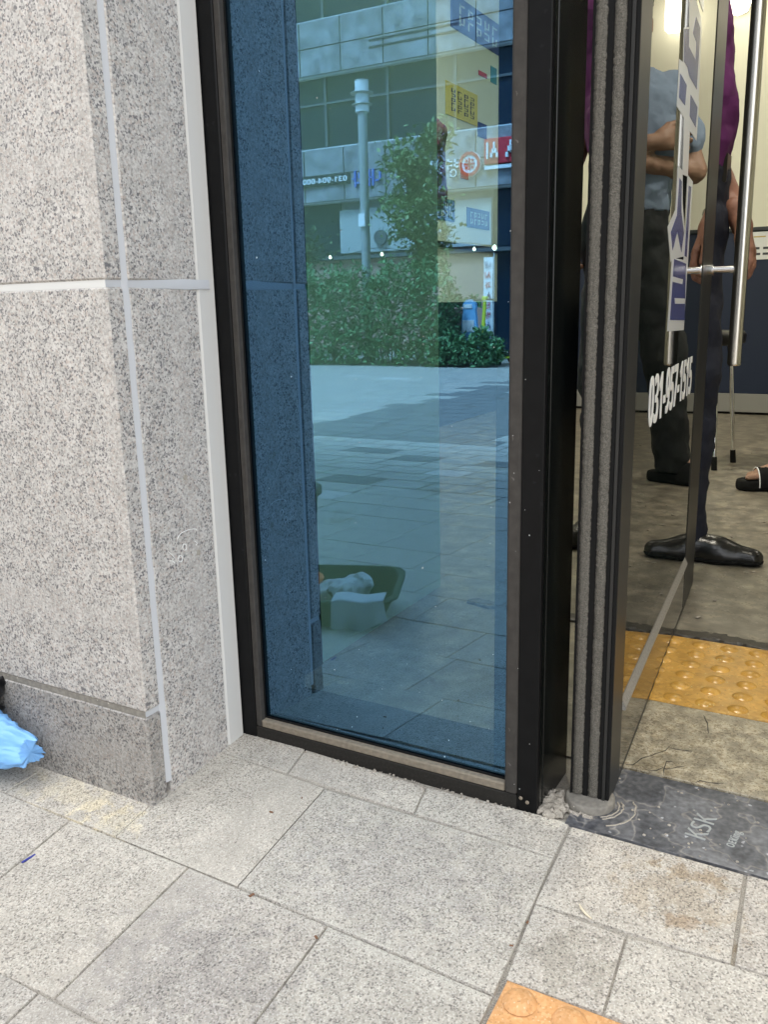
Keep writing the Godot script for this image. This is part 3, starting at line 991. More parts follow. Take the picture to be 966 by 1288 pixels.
func glass_door() -> void:
	var t := thing("glass_door", "open dark glass door with steel pull handle and navy lettering", "door", DO)
	var top := 2.42
	# pivot stile: seen end on, with two pile strips
	var st := dpart("pivot_stile", M.stile, t, 0.0, 0.0785, 0.012, top, -0.0535, 0.0, 0.0015)
	dpart("edge_trim", M.rubber, t, -0.0016, 0.004, 0.012, top, -0.0535, -0.0512)
	dpart("edge_trim", M.rubber, t, -0.0020, 0.004, 0.012, top, -0.0358, -0.0296)
	for k in 3:
		dpart("edge_trim", [M.rubber, M.stile, M.rubber][k], t, [-0.003, -0.0045, -0.0025][k], 0.003, 0.012, top, [-0.0145, -0.0095, -0.0050][k], [-0.0096, -0.0051, -0.0003][k], 0.0006)
	put("brush_pile", pile_strip(-0.0510, -0.0360, 0.016, top), M.pile, t)
	put("brush_pile", pile_strip(-0.0296, -0.0147, 0.016, top), M.pile, t)
	dpart("far_stile", M.stile, t, 0.842, 1.05, 0.012, top, -0.045, 0.0, 0.0025)
	dpart("bottom_rail", M.rail_gloss, t, 0.0782, 0.8418, 0.012, 0.112, -0.045, -0.0005, 0.002)
	dpart("bottom_rail_shoe", M.stile, t, 0.03, 1.05, 0.004, 0.0118, -0.044, -0.001)
	dpart("top_rail", M.stile, t, 0.0782, 0.8418, top - 0.1, top, -0.045, -0.0005, 0.002)
	var ledge := Tris.new()
	ledge.plate(PackedVector2Array([Vector2(-0.0025, 0.0), Vector2(0.0045, 0.0), Vector2(0.0045, 0.005), Vector2(-0.0025, 0.020)]), dp(0.079, 0.1125) - DO, DN, Vector3.UP, DD, 0.763)
	put("glazing_ledge", ledge.done(), M.ledge, t)
	dpart("glass", M.tinted_glass, t, 0.079, 0.8415, 0.1125, top - 0.101, -0.009, -0.0014)
	# vinyl lettering on the outer face of the glass
	var navy := {
		"arch": [[0.385, 0.864], [0.414, 0.862], [0.429, 0.817], [0.478, 0.788], [0.457, 0.756], [0.391, 0.785], [0.347, 0.754], [0.317, 0.779], [0.377, 0.808]],
		"bar": [[0.511, 0.866], [0.544, 0.868], [0.535, 0.751], [0.505, 0.752]],
		"foot": [[0.37, 0.742], [0.532, 0.74], [0.555, 0.643], [0.359, 0.648]],
		"hook": [[0.483, 1.118], [0.551, 1.118], [0.546, 1.023], [0.439, 1.021], [0.412, 1.028], [0.366, 1.027], [0.354, 1.068], [0.405, 1.081], [0.411, 1.058], [0.509, 1.06], [0.507, 1.086], [0.455, 1.087]],
		"left": [[0.332, 1.003], [0.412, 1.003], [0.403, 0.972], [0.331, 0.97]],
		"right": [[0.468, 1.0], [0.57, 1.0], [0.561, 0.966], [0.471, 0.968]],
		"head": [[0.42, 1.30], [0.56, 1.30], [0.56, 1.17], [0.42, 1.17]],
	}
	var white := [
		[[0.364, 0.88], [0.42, 0.879], [0.442, 0.831], [0.492, 0.789], [0.53, 0.753], [0.352, 0.741], [0.334, 0.736], [0.281, 0.784], [0.36, 0.815]],
		[[0.489, 0.881], [0.566, 0.879], [0.561, 0.734], [0.498, 0.744], [0.502, 0.797], [0.489, 0.859]],
		[[0.348, 0.743], [0.557, 0.746], [0.554, 0.626], [0.336, 0.631]],
		[[0.346, 1.068], [0.404, 1.083], [0.388, 1.122], [0.451, 1.14], [0.55, 1.135], [0.571, 1.122], [0.584, 1.014], [0.592, 1.011], [0.588, 0.949], [0.485, 0.948], [0.4, 0.954], [0.313, 0.955], [0.316, 1.019], [0.359, 1.024]],
		[[0.4, 0.954], [0.485, 0.948], [0.491, 0.878], [0.42, 0.874]],
		[[0.40, 1.33], [0.58, 1.33], [0.58, 1.15], [0.40, 1.15]],
	]
	var over := [[[0.363, 0.715], [0.496, 0.713], [0.49, 0.705], [0.363, 0.707]], [[0.398, 0.682], [0.541, 0.681], [0.541, 0.672], [0.407, 0.673]]]
	var lvl := 0
	for w in white:
		var k := Tris.new()
		k.plate(poly2(w), dp(0.0235, 0.002, -0.0013 + 0.00002 * lvl) - DO, DD, Vector3.UP, DN, 0.0003)
		put("letter_backing", k.done(), M.vinyl_white, t)
		lvl += 1
	for w in navy:
		var k := Tris.new()
		k.plate(poly2(navy[w]), dp(0.0235, 0.002, -0.0009) - DO, DD, Vector3.UP, DN, 0.0003)
		put("letter", k.done(), M.vinyl_navy, t)
	for w in over:
		var k := Tris.new()
		k.plate(poly2(w), dp(0.0235, 0.002, -0.0005) - DO, DD, Vector3.UP, DN, 0.0003)
		put("letter_gap", k.done(), M.vinyl_white, t)
	tag(letter("phone_number", "031-957-1515", M.print_white, t, dp(0.480, 0.536, -0.0010) - DO, Basis(DD, Vector3.UP, DN), 0.552, 0.076), "white telephone number 031-957-1515")
	# pull handles, one on each side
	for side in [1, -1]:
		var off := 0.0650 if side > 0 else -0.113
		put("pull_handle", tube([dp(0.95, 0.540, off) - DO, dp(0.95, 0.545, off) - DO, dp(0.95, 1.9, off) - DO, dp(0.95, 1.905, off) - DO], [0.0125, 0.0145, 0.0145, 0.0125], 24), M.steel, t)
		for y in [0.742, 1.7]:
			var a := -0.001 if side > 0 else -0.044
			var h := put("handle_mount", tube([dp(0.95, y, a) - DO, dp(0.95, y, off) - DO], [0.0075], 16), M.chrome, t)
			put("collar", tube([dp(0.95, y, a) - DO, dp(0.95, y, a + side * 0.012) - DO], [0.0125], 8), M.chrome, h)

func poly2(a: Array) -> PackedVector2Array:
	var p := PackedVector2Array()
	for q in a: p.append(Vector2(q[0], q[1]))
	return p

func threshold() -> void:
	# floor-spring cover plate, let into the doorway
	var t := thing("floor_spring_cover", "dull steel floor spring cover plate with raised letters below the door", "cover plate", Vector3(-0.1, 0, -1.1))
	var o := t.position
	var p := Tris.new()
	p.plate(poly2([[-0.312, -1.0155], [0.42, -1.0155], [0.42, -1.190], [-0.312, -1.190]]), Vector3(0, -0.03, 0) - o, Vector3.RIGHT, Vector3.BACK, Vector3.UP, 0.031)
	put("plate", p.done(), M.spring_plate, t)
	# pivot shoe: a half round foot under the stile
	put("pivot_shoe", lathe([Vector2(0.034, 0.0), Vector2(0.034, 0.010), Vector2(0.031, 0.0125), Vector2(0.0005, 0.013)], 30), M.sealant_old, t, Vector3(-0.2965, 0.0012, -1.078) - o)
	var turn := Basis(Vector3(0.10, 0, -1).normalized(), Vector3(-1, 0, -0.10).normalized(), Vector3.UP)
	letter("raised_lettering", "KSK", M.post_grey, t, Vector3(-0.150, 0.0012, -1.090) - o, turn, 0.058, 0.026, 0.0012, false)
	letter("raised_lettering", "OEKing", M.post_grey, t, Vector3(-0.1065, 0.0012, -1.080) - o, turn, 0.040, 0.014, 0.0010)
	# cement crumbs round the pivot and behind the post
	var ns := noise(FastNoiseLite.TYPE_SIMPLEX, 90.0, 61, 3)
	var f := Field.new(Vector3(-0.36, -0.01, -1.125), Vector3(-0.26, 0.02, -1.005), 0.0022)
	for k in 30:
		var a := Vector3(rng.randf_range(-0.352, -0.325), 0.0, rng.randf_range(-1.09, -1.02))
		f.bone(a, a + Vector3(rng.randfn() * 0.006, 0, rng.randfn() * 0.006), rng.randf_range(0.003, 0.007), 0.003, 0.006)
	for k in 16:
		var q := PI * (0.35 + 0.75 * k / 15.0)
		var a := Vector3(-0.2965 + cos(q) * 0.036, 0.0, -1.078 + sin(q) * 0.037)
		f.bone(a, a + Vector3(rng.randfn() * 0.003, 0, rng.randfn() * 0.002), rng.randf_range(0.002, 0.0048), 0.002, 0.004)
	f.rough(ns, 0.0055)
	f.clip(Vector3(0, -1, 0), 0.002)
	var c := put("cement_crumbs", f.mesh(), M.mortar_crumb)
	tag(c, "pale cement crumbs heaped between the black post and the door pivot", "mortar")
	# scraped arc of dust on the plate
	for r in [0.040, 0.045, 0.062]:
		var path := []
		for k in 15:
			var q := -0.55 + 1.5 * k / 14.0
			path.append(Vector3(-0.2965 + cos(q) * r + rng.randfn() * 0.0006, 0.0012, -1.078 + sin(q) * r * 0.9))
		put("dust_ridge", tube(path, [0.0008, 0.0016, 0.0018, 0.0016, 0.0011], 6), M.mortar_crumb, t, -o)
	for k in 46:
		var s := rng.randf_range(0.0008, 0.0024)
		var at := Vector3(rng.randf_range(-0.30, -0.05), 0.0013, rng.randf_range(-1.18, -1.02))
		put("grit", lathe([Vector2(s, 0.0), Vector2(s * 0.9, s * 0.5), Vector2(s * 0.2, s * 0.9)], 6), M.mortar_crumb, t, at - o)

func room() -> void:
	var fl := struct(put("shop_floor", span(Vector3(-2.3, -0.06, -5.75), Vector3(3.0, 0.0, -1.19)), M.concrete_floor), "worn grey concrete floor inside the shop")
	put("threshold_slab", span(Vector3(-0.33, -0.02, -1.4355), Vector3(0.9, 0.0042, -1.1915), 0.001), M.threshold_stone, fl)
	for ck in [[[-0.2767, -1.197], [-0.2642, -1.211], [-0.2522, -1.2377], [-0.244, -1.2523], [-0.2304, -1.2861]], [[-0.2289, -1.2787], [-0.2131, -1.2799], [-0.1966, -1.283]], [[-0.203, -1.4156], [-0.1976, -1.401], [-0.1905, -1.3805], [-0.1845, -1.3543]],
		[[-0.2443, -1.1938], [-0.2264, -1.2129], [-0.2139, -1.2168], [-0.1993, -1.2318]], [[-0.2202, -1.1941], [-0.2247, -1.2262], [-0.2171, -1.2377]], [[-0.1762, -1.193], [-0.1575, -1.2019], [-0.14, -1.2096]]]:
		var path := []
		for q in ck.size():
			path.append(Vector3(ck[q][0], 0.0041, ck[q][1]))
			if q + 1 < ck.size(): path.append(Vector3((ck[q][0] + ck[q + 1][0]) * 0.5 + rng.randfn() * 0.002, 0.0041, (ck[q][1] + ck[q + 1][1]) * 0.5 + rng.randfn() * 0.002))
		put("crack", tube(path, [0.0004, 0.0010, 0.0007, 0.0011, 0.0006, 0.0009, 0.0005, 0.0008, 0.0004], 6), M.old_mortar, fl)
	# strip of yellow tactile tiles
	for k in 4:
		var x := -0.395 + k * 0.3205
		var ti := put("tactile_tile", tactile([[x, -1.4362], [x + 0.319, -1.4362], [x + 0.319, -1.7585], [x, -1.7585]], 0.0045, Vector2(x + 0.027, -1.4362 - 0.027), Vector2(0.053, -0.0537), Vector2i(6, 6), 0.0178, 0.0048, 0.02), M.yellow_tile, fl)
		if k == 0: tag(ti, "yellow tactile tile with domes, wet looking, behind the threshold")
	# a ragged ridge of old mortar behind the tiles
	var f := Field.new(Vector3(-0.8, -0.01, -1.83), Vector3(0.5, 0.015, -1.74), 0.005)
	var x := -0.78
	while x < 0.48:
		f.bone(Vector3(x, 0.0, -1.782 + rng.randfn() * 0.005), Vector3(x + 0.03, 0.0, -1.782 + rng.randfn() * 0.005), 0.012 + rng.randf() * 0.006, 0.012 + rng.randf() * 0.006, 0.012)
		x += 0.03
	f.rough(noise(FastNoiseLite.TYPE_SIMPLEX, 40.0, 66, 3), 0.010)
	f.clip(Vector3(0, 1, 0), 0.0065)
	put("mortar_ridge", f.mesh(), M.old_mortar, fl)
	# flecks of white paint and plaster on the concrete
	var fk := Tris.new()
	for k in 130:
		var c := Vector3(rng.randf_range(-0.9, 0.3), 0.0022, -rng.randf_range(1.85, 4.5))
		var s := rng.randf_range(0.002, 0.007)
		fk.box(c, Vector3(s * rng.randf_range(1, 2.6), 0.002, s), 0.0004, Basis(Vector3.UP, rng.randf() * 3.0))
	put("paint_flecks", fk.done(), M.mortar_crumb, fl).set_meta("kind", "stuff")
	# walls
	var bw := struct(put("back_wall", span(Vector3(-2.3, 0.0, -5.80), Vector3(3.1, 2.62, -5.64)), M.plaster), "cream back wall of the shop with navy wainscot")
	put("wainscot", span(Vector3(-2.2, 0.125, -5.6395), Vector3(3.0, 1.06, -5.630), 0.001), M.navy_paint, bw)
	put("wainscot_trim", span(Vector3(-2.2, 1.0605, -5.6395), Vector3(3.0, 1.082, -5.618), 0.003), M.dark_trim, bw)
	put("skirting", span(Vector3(-2.2, 0.014, -5.6395), Vector3(3.0, 0.124, -5.622), 0.002), M.skirting, bw)
	put("skirting_gap", span(Vector3(-2.2, 0.0005, -5.6395), Vector3(3.0, 0.0135, -5.632)), M.rubber, bw)
	var lw := struct(put("left_wall", span(Vector3(-2.36, 0.0, -5.639), Vector3(-2.2, 2.62, -1.86)), M.plaster_pale), "cream left wall of the shop with posters")
	put("wainscot", span(Vector3(-2.1995, 0.0, -5.62), Vector3(-2.185, 0.70, -1.87), 0.001), M.navy_paint, lw)
	put("cable_duct", span(Vector3(-2.1995, 1.0, -5.6), Vector3(-2.18, 1.03, -1.9), 0.002), M.dark_trim, lw)
	var pi := struct(put("column_wall", span(Vector3(-2.36, 0.0, -1.858), Vector3(-0.905, 2.62, -1.07)), M.plaster_grey), "plastered column inside the shop behind the granite pier")
	put("cladding_panel", span(Vector3(-0.9045, 0.0, -1.32), Vector3(-0.9005, 2.5, -1.167), 0.0005), M.black_metal, pi)
	struct(put("right_wall", span(Vector3(3.0, 0.0, -5.8), Vector3(3.15, 2.62, -0.9)), M.plaster), "cream right wall of the shop")
	struct(put("front_wall", span(Vector3(0.92, 0.0, -1.2), Vector3(3.0, 2.62, -1.062)), M.plaster), "inner face of the shop front right of the door")
	struct(put("ceiling", span(Vector3(-2.36, 2.62, -5.8), Vector3(3.15, 2.75, -1.302)), M.ceiling_white), "white ceiling of the shop")
	put("door_header", span(Vector3(-0.352, 2.44, -1.2), Vector3(0.92, 2.62, -1.03)), M.black_metal, get_node("ceiling"))
	struct(put("header_soffit", span(Vector3(-0.93, 2.501, -1.301), Vector3(0.92, 2.511, -1.03)), M.black_metal), "black soffit over window and doorway")
	# ceiling lamps; the one nearest the doorway is added to brighten the column
	var where := [Vector3(-0.55, 2.62, -4.85), Vector3(0.9, 2.62, -4.6), Vector3(-0.28, 2.62, -1.95), Vector3(-1.45, 2.62, -3.3), Vector3(2.1, 2.62, -3.4)]
	for k in where.size():
		var l := thing("ceiling_lamp", ["square white ceiling lamp near the back wall of the shop", "square white ceiling lamp mirrored in the door glass", "added square ceiling lamp nearest the doorway to brighten the column wall", "square white ceiling lamp beside the poster wall", "square white ceiling lamp by the right wall"][k], "lamp", where[k], 0.0, "square lamps in the shop ceiling")
		put("housing", span(Vector3(-0.16, -0.03, -0.16), Vector3(0.16, -0.0005, 0.16), 0.004), M.sign_white, l)
		put("lamp_panel", span(Vector3(-0.14, -0.038, -0.14), Vector3(0.14, -0.0302, 0.14), 0.002), M.lamp_glow, l)
		var a := AreaLight3D.new()
		a.name = "lamp_light"
		a.set("area_size", Vector2(0.28, 0.28))
		a.light_energy = [0.28, 0.30, 1.5, 1.9, 0.28][k]
		a.light_color = Color(1.0, 0.97, 0.90)
		a.shadow_enabled = true
		a.set("area_range", 9.0)
		a.position = Vector3(0, -0.042, 0)
		a.rotation.x = -PI / 2
		l.add_child(a, true)
	for k in 2:
		var wl := thing("wall_lamp", ["small round wall lamp glowing at the top of the back wall", "small square wall lamp mirrored in the door glass"][k], "lamp", [Vector3(-0.86, 2.255, -5.64), Vector3(-0.058, 2.23, -5.64)][k])
		put("bracket", span(Vector3(-0.04, -0.03, 0.001), Vector3(0.04, 0.03, 0.05), 0.006), M.sign_white, wl)
		if k == 0: put("glowing_globe", lathe([Vector2(0.002, -0.07), Vector2(0.05, -0.05), Vector2(0.07, 0), Vector2(0.05, 0.05), Vector2(0.002, 0.07)], 20), M.globe_glow, wl, Vector3(0, 0, 0.12))
		else: put("glowing_globe", span(Vector3(-0.07, -0.09, 0.051), Vector3(0.07, 0.09, 0.16), 0.02), M.globe_glow, wl)
		var ol := OmniLight3D.new()
		ol.name = "globe_light"
		ol.position = Vector3(0, 0, 0.12 if k == 0 else 0.105)
		ol.light_energy = 0.03
		ol.light_size = 0.06
		ol.light_color = Color(1.0, 0.95, 0.85)
		ol.omni_range = 9.0
		ol.omni_attenuation = 2.0
		ol.shadow_enabled = true
		wl.add_child(ol, true)
	# notice on the back wall
	var nb := thing("wall_notice", "white notice sheet with printed lines on the navy wainscot", "notice", Vector3(-0.50, 0.9, -5.63))
	put("sheet", span(Vector3(-0.243, 0.0, 0.0005), Vector3(0.243, 0.155, 0.006), 0.001), M.paper, nb)
	for k in 5:
		put("printed_line", span(Vector3(-0.21 + k * 0.085, 0.124, 0.0061), Vector3(-0.145 + k * 0.085, 0.131, 0.0066)), M.ink_gold, nb)
	for r in 3:
		for k in 7:
			if r == 0 and k < 2: continue
			put("printed_line", span(Vector3(-0.21 + k * 0.055, 0.025 + 0.032 * (2 - r), 0.0061), Vector3(-0.21 + k * 0.055 + 0.030 + 0.006 * ((k + r) % 3), 0.038 + 0.032 * (2 - r), 0.0066)), M.ink, nb)
	posters()
	# a stool behind the people
	var s := thing("stool", "round stool with chrome legs and black rubber feet behind the door", "stool", Vector3(-0.64, 0, -3.83))
	put("seat", lathe([Vector2(0.14, 0.50), Vector2(0.155, 0.51), Vector2(0.158, 0.54), Vector2(0.145, 0.555), Vector2(0.001, 0.56)], 28), M.bag_black, s)
	for k in 4:
		var q := PI / 4 + k * PI / 2 - 0.2
		var d := Vector3(cos(q), 0, -sin(q))
		var lg := put("leg", tube([d * 0.10 + Vector3.UP * 0.5, d * 0.118 + Vector3.UP * 0.40, d * 0.15 + Vector3.UP * 0.05], [0.0085], 12), M.chrome, s)
		put("rubber_foot", tube([d * 0.149 + Vector3.UP * 0.055, d * 0.154 + Vector3.UP * 0.0], [0.011, 0.012], 12), M.rubber, lg)

func posters() -> void:
	var sheets := [["navy_banner", "navy banner with pale lettering high on the poster wall", "poster_navy", 2.15, 2.32, -5.42, -4.69, "white"],
		["yellow_poster", "yellow poster with columns of print on the cream wall", "poster_yellow", 1.70, 1.87, -5.05, -4.62, "ink"],
		["notice_sheet", "dark blue sheet of white lettering nearest the column", "poster_navy", 1.145, 1.26, -4.73, -4.40, "white"],
		["notice_sheet", "dark blue sheet of white lettering farther along the poster wall", "poster_navy", 1.13, 1.24, -5.24, -4.90, "white"],
		["orange_card", "small orange card stuck on the cream poster wall", "poster_orange", 1.39, 1.475, -4.92, -4.82, ""],
		["blue_card", "small dark blue card above the orange card", "poster_navy", 1.65, 1.73, -5.19, -5.06, ""],
		["teal_card", "teal card at the far end of the poster wall", "poster_teal", 1.98, 2.07, -5.34, -5.25, ""],
		["red_print", "line of red print above the yellow poster", "poster_red", 1.985, 2.01, -5.19, -5.07, ""]]
	for p in sheets:
		var t := thing(p[0], p[1], "poster", Vector3(-2.199, p[3], (p[5] + p[6]) * 0.5))
		var w: float = p[6] - p[5]
		var h: float = p[4] - p[3]
		put("sheet", span(Vector3(0.0, 0.0, -w * 0.5), Vector3(0.004, h, w * 0.5), 0.0008), M[p[2]], t)
		if p[7] == "": continue
		var rows := 2 if p[7] == "white" else 5
		var cols := 5 if p[7] == "white" else 4
		for i in cols:
			for j in rows:
				var cw := w * 0.8 / cols
				var ch := h * 0.7 / rows
				var k := Tris.new()
				var z0 := w * 0.4 - (i + 0.9) * cw
				var y0 := h * 0.15 + j * ch
				for b in [[0.0, 0.7, 0.6, 0.85], [0.0, 0.2, 0.6, 0.32], [0.0, 0.2, 0.13, 0.85], [0.45, 0.05, 0.6, 0.9]]:
					if (i + j + int(b[1] * 10)) % 4 != 3:
						k.span(Vector3(0.0041, y0 + b[1] * ch, z0 + b[0] * cw), Vector3(0.0048, y0 + b[3] * ch, z0 + b[2] * cw))
				put("printed_character", k.done(), M.paper if p[7] == "white" else M.ink, t)

# ---------------------------------------------------------------- what the window mirrors: the plaza behind the camera
func leaves(parent: Node, called: String, pts: Array, size: float, m: Material, tones: Array) -> void:
	var t := Tris.new()
	t.tri(Vector3(0, 0, 0), Vector3(0.28, 0.08, 0.45), Vector3(0, 0.0, 1.0), Vector3.UP)
	t.tri(Vector3(0, 0, 0), Vector3(-0.28, 0.08, 0.45), Vector3(0, 0.0, 1.0), Vector3.UP)
	var mm := MultiMesh.new()
	mm.transform_format = MultiMesh.TRANSFORM_3D
	mm.use_colors = true
	mm.mesh = t.done()
	mm.mesh.surface_set_material(0, m)
	mm.instance_count = pts.size()
	for k in pts.size():
		var b := Basis.from_euler(Vector3(rng.randf_range(-1.3, 0.5), rng.randf() * TAU, rng.randf_range(-0.7, 0.7))).scaled(Vector3.ONE * size * rng.randf_range(0.7, 1.3))
		mm.set_instance_transform(k, Transform3D(b, pts[k]))
		var c: Array = tones[rng.randi() % tones.size()]
		var v := rng.randf_range(0.8, 1.2)
		mm.set_instance_color(k, Color(c[0] * v, c[1] * v, c[2] * v))
	var o := MultiMeshInstance3D.new()
	o.name = called
	o.multimesh = mm
	o.material_override = m
	parent.add_child(o, true)
	stuff(o)

func hedge_mass(t: Node3D, x0: float, x1: float, h: float, z0: float, z1: float, count: int, seed_: int, m: Material, tones: Array) -> void:
	var ns := noise(FastNoiseLite.TYPE_SIMPLEX, 1.1, seed_, 3)
	var pts := []
	while pts.size() < count:
		var p := Vector3(rng.randf_range(x0, x1), rng.randf_range(0.02, h), rng.randf_range(z0, z1))
		var lim := h * (0.86 + 0.22 * ns.get_noise_2d(p.x * 1.6, p.z))
		var edge := minf(minf(p.x - x0, x1 - p.x), minf(p.z - z0, z1 - p.z))
		if p.y > lim - maxf(0.0, 0.2 - edge): continue
		if ns.get_noise_3dv(p * 2.2) < -0.22: continue
		if edge > 0.22 and p.y < lim - 0.25 and rng.randf() < 0.75: continue
		pts.append(p)
	leaves(t, "foliage", pts, 0.095, m, tones)
	for k in int((x1 - x0) * 5.0):
		var a := Vector3(rng.randf_range(x0 + 0.05, x1 - 0.05), -0.02, rng.randf_range(z0 + 0.2, z1 - 0.2))
		put("stem", tube([a, a + Vector3(rng.randfn() * 0.08, h * 0.4, rng.randfn() * 0.06), a + Vector3(rng.randfn() * 0.14, h * 0.75, rng.randfn() * 0.1)], [0.014, 0.01, 0.004], 6), M.bark, t)

func glyph(t: Node3D, called: String, strokes: Array, m: Material, x: float, y: float, w: float, h: float, z: float, deep := 0.05) -> void:
	# strokes in a unit box seen from the street (x to the right), built facing -z, so that right is towards -x
	var k := Tris.new()
	for s in strokes:
		if s.size() == 4:
			k.span(Vector3(x - s[0] * w, y + s[1] * h, z), Vector3(x - s[2] * w, y + s[3] * h, z - deep))
		else:        # ring: centre, radius
			for q in 12:
				var a := TAU * q / 12.0
				k.box(Vector3(x - (s[0] + cos(a) * s[2]) * w, y + (s[1] + sin(a) * s[2] * w / h) * h, z - deep * 0.5), Vector3(s[2] * w * 0.56, s[2] * w * 0.3, deep), 0.0, Basis(Vector3.BACK, PI / 2 - a))
	put(called, k.done(), m, t)

var BYEONG := [[0.05, 0.5, 0.15, 1.0], [0.4, 0.5, 0.5, 1.0], [0.05, 0.5, 0.5, 0.6], [0.05, 0.72, 0.5, 0.8], [0.85, 0.42, 0.95, 1.0], [0.6, 0.82, 0.9, 0.9], [0.6, 0.6, 0.9, 0.68], [0.55, 0.2, 0.19]]
var WON := [[0.3, 0.82, 0.17], [0.05, 0.52, 0.7, 0.6], [0.32, 0.35, 0.42, 0.55], [0.55, 0.42, 0.8, 0.48], [0.8, 0.35, 0.9, 1.0], [0.15, 0.05, 0.25, 0.32], [0.15, 0.05, 0.9, 0.14]]
var NAE := [[0.05, 0.25, 0.15, 0.85], [0.05, 0.25, 0.45, 0.35], [0.55, 0.0, 0.66, 1.0], [0.84, 0.0, 0.95, 1.0], [0.6, 0.45, 0.9, 0.55]]
var GWA := [[0.05, 0.85, 0.5, 0.95], [0.4, 0.5, 0.5, 0.95], [0.05, 0.2, 0.65, 0.3], [0.22, 0.25, 0.32, 0.6], [0.7, 0.0, 0.8, 1.0], [0.75, 0.45, 1.0, 0.55]]
var SI := [[0.3, 0.55, 0.42, 1.0], [0.18, 0.3, 0.34, 0.6], [0.05, 0.05, 0.2, 0.35], [0.38, 0.3, 0.54, 0.6], [0.5, 0.05, 0.66, 0.35], [0.84, 0.0, 0.97, 1.0]]
var SA := [[0.3, 0.6, 0.42, 1.0], [0.15, 0.25, 0.33, 0.65], [0.02, 0.0, 0.18, 0.3], [0.38, 0.25, 0.56, 0.65], [0.52, 0.0, 0.7, 0.3], [0.15, 0.25, 0.55, 0.36]]

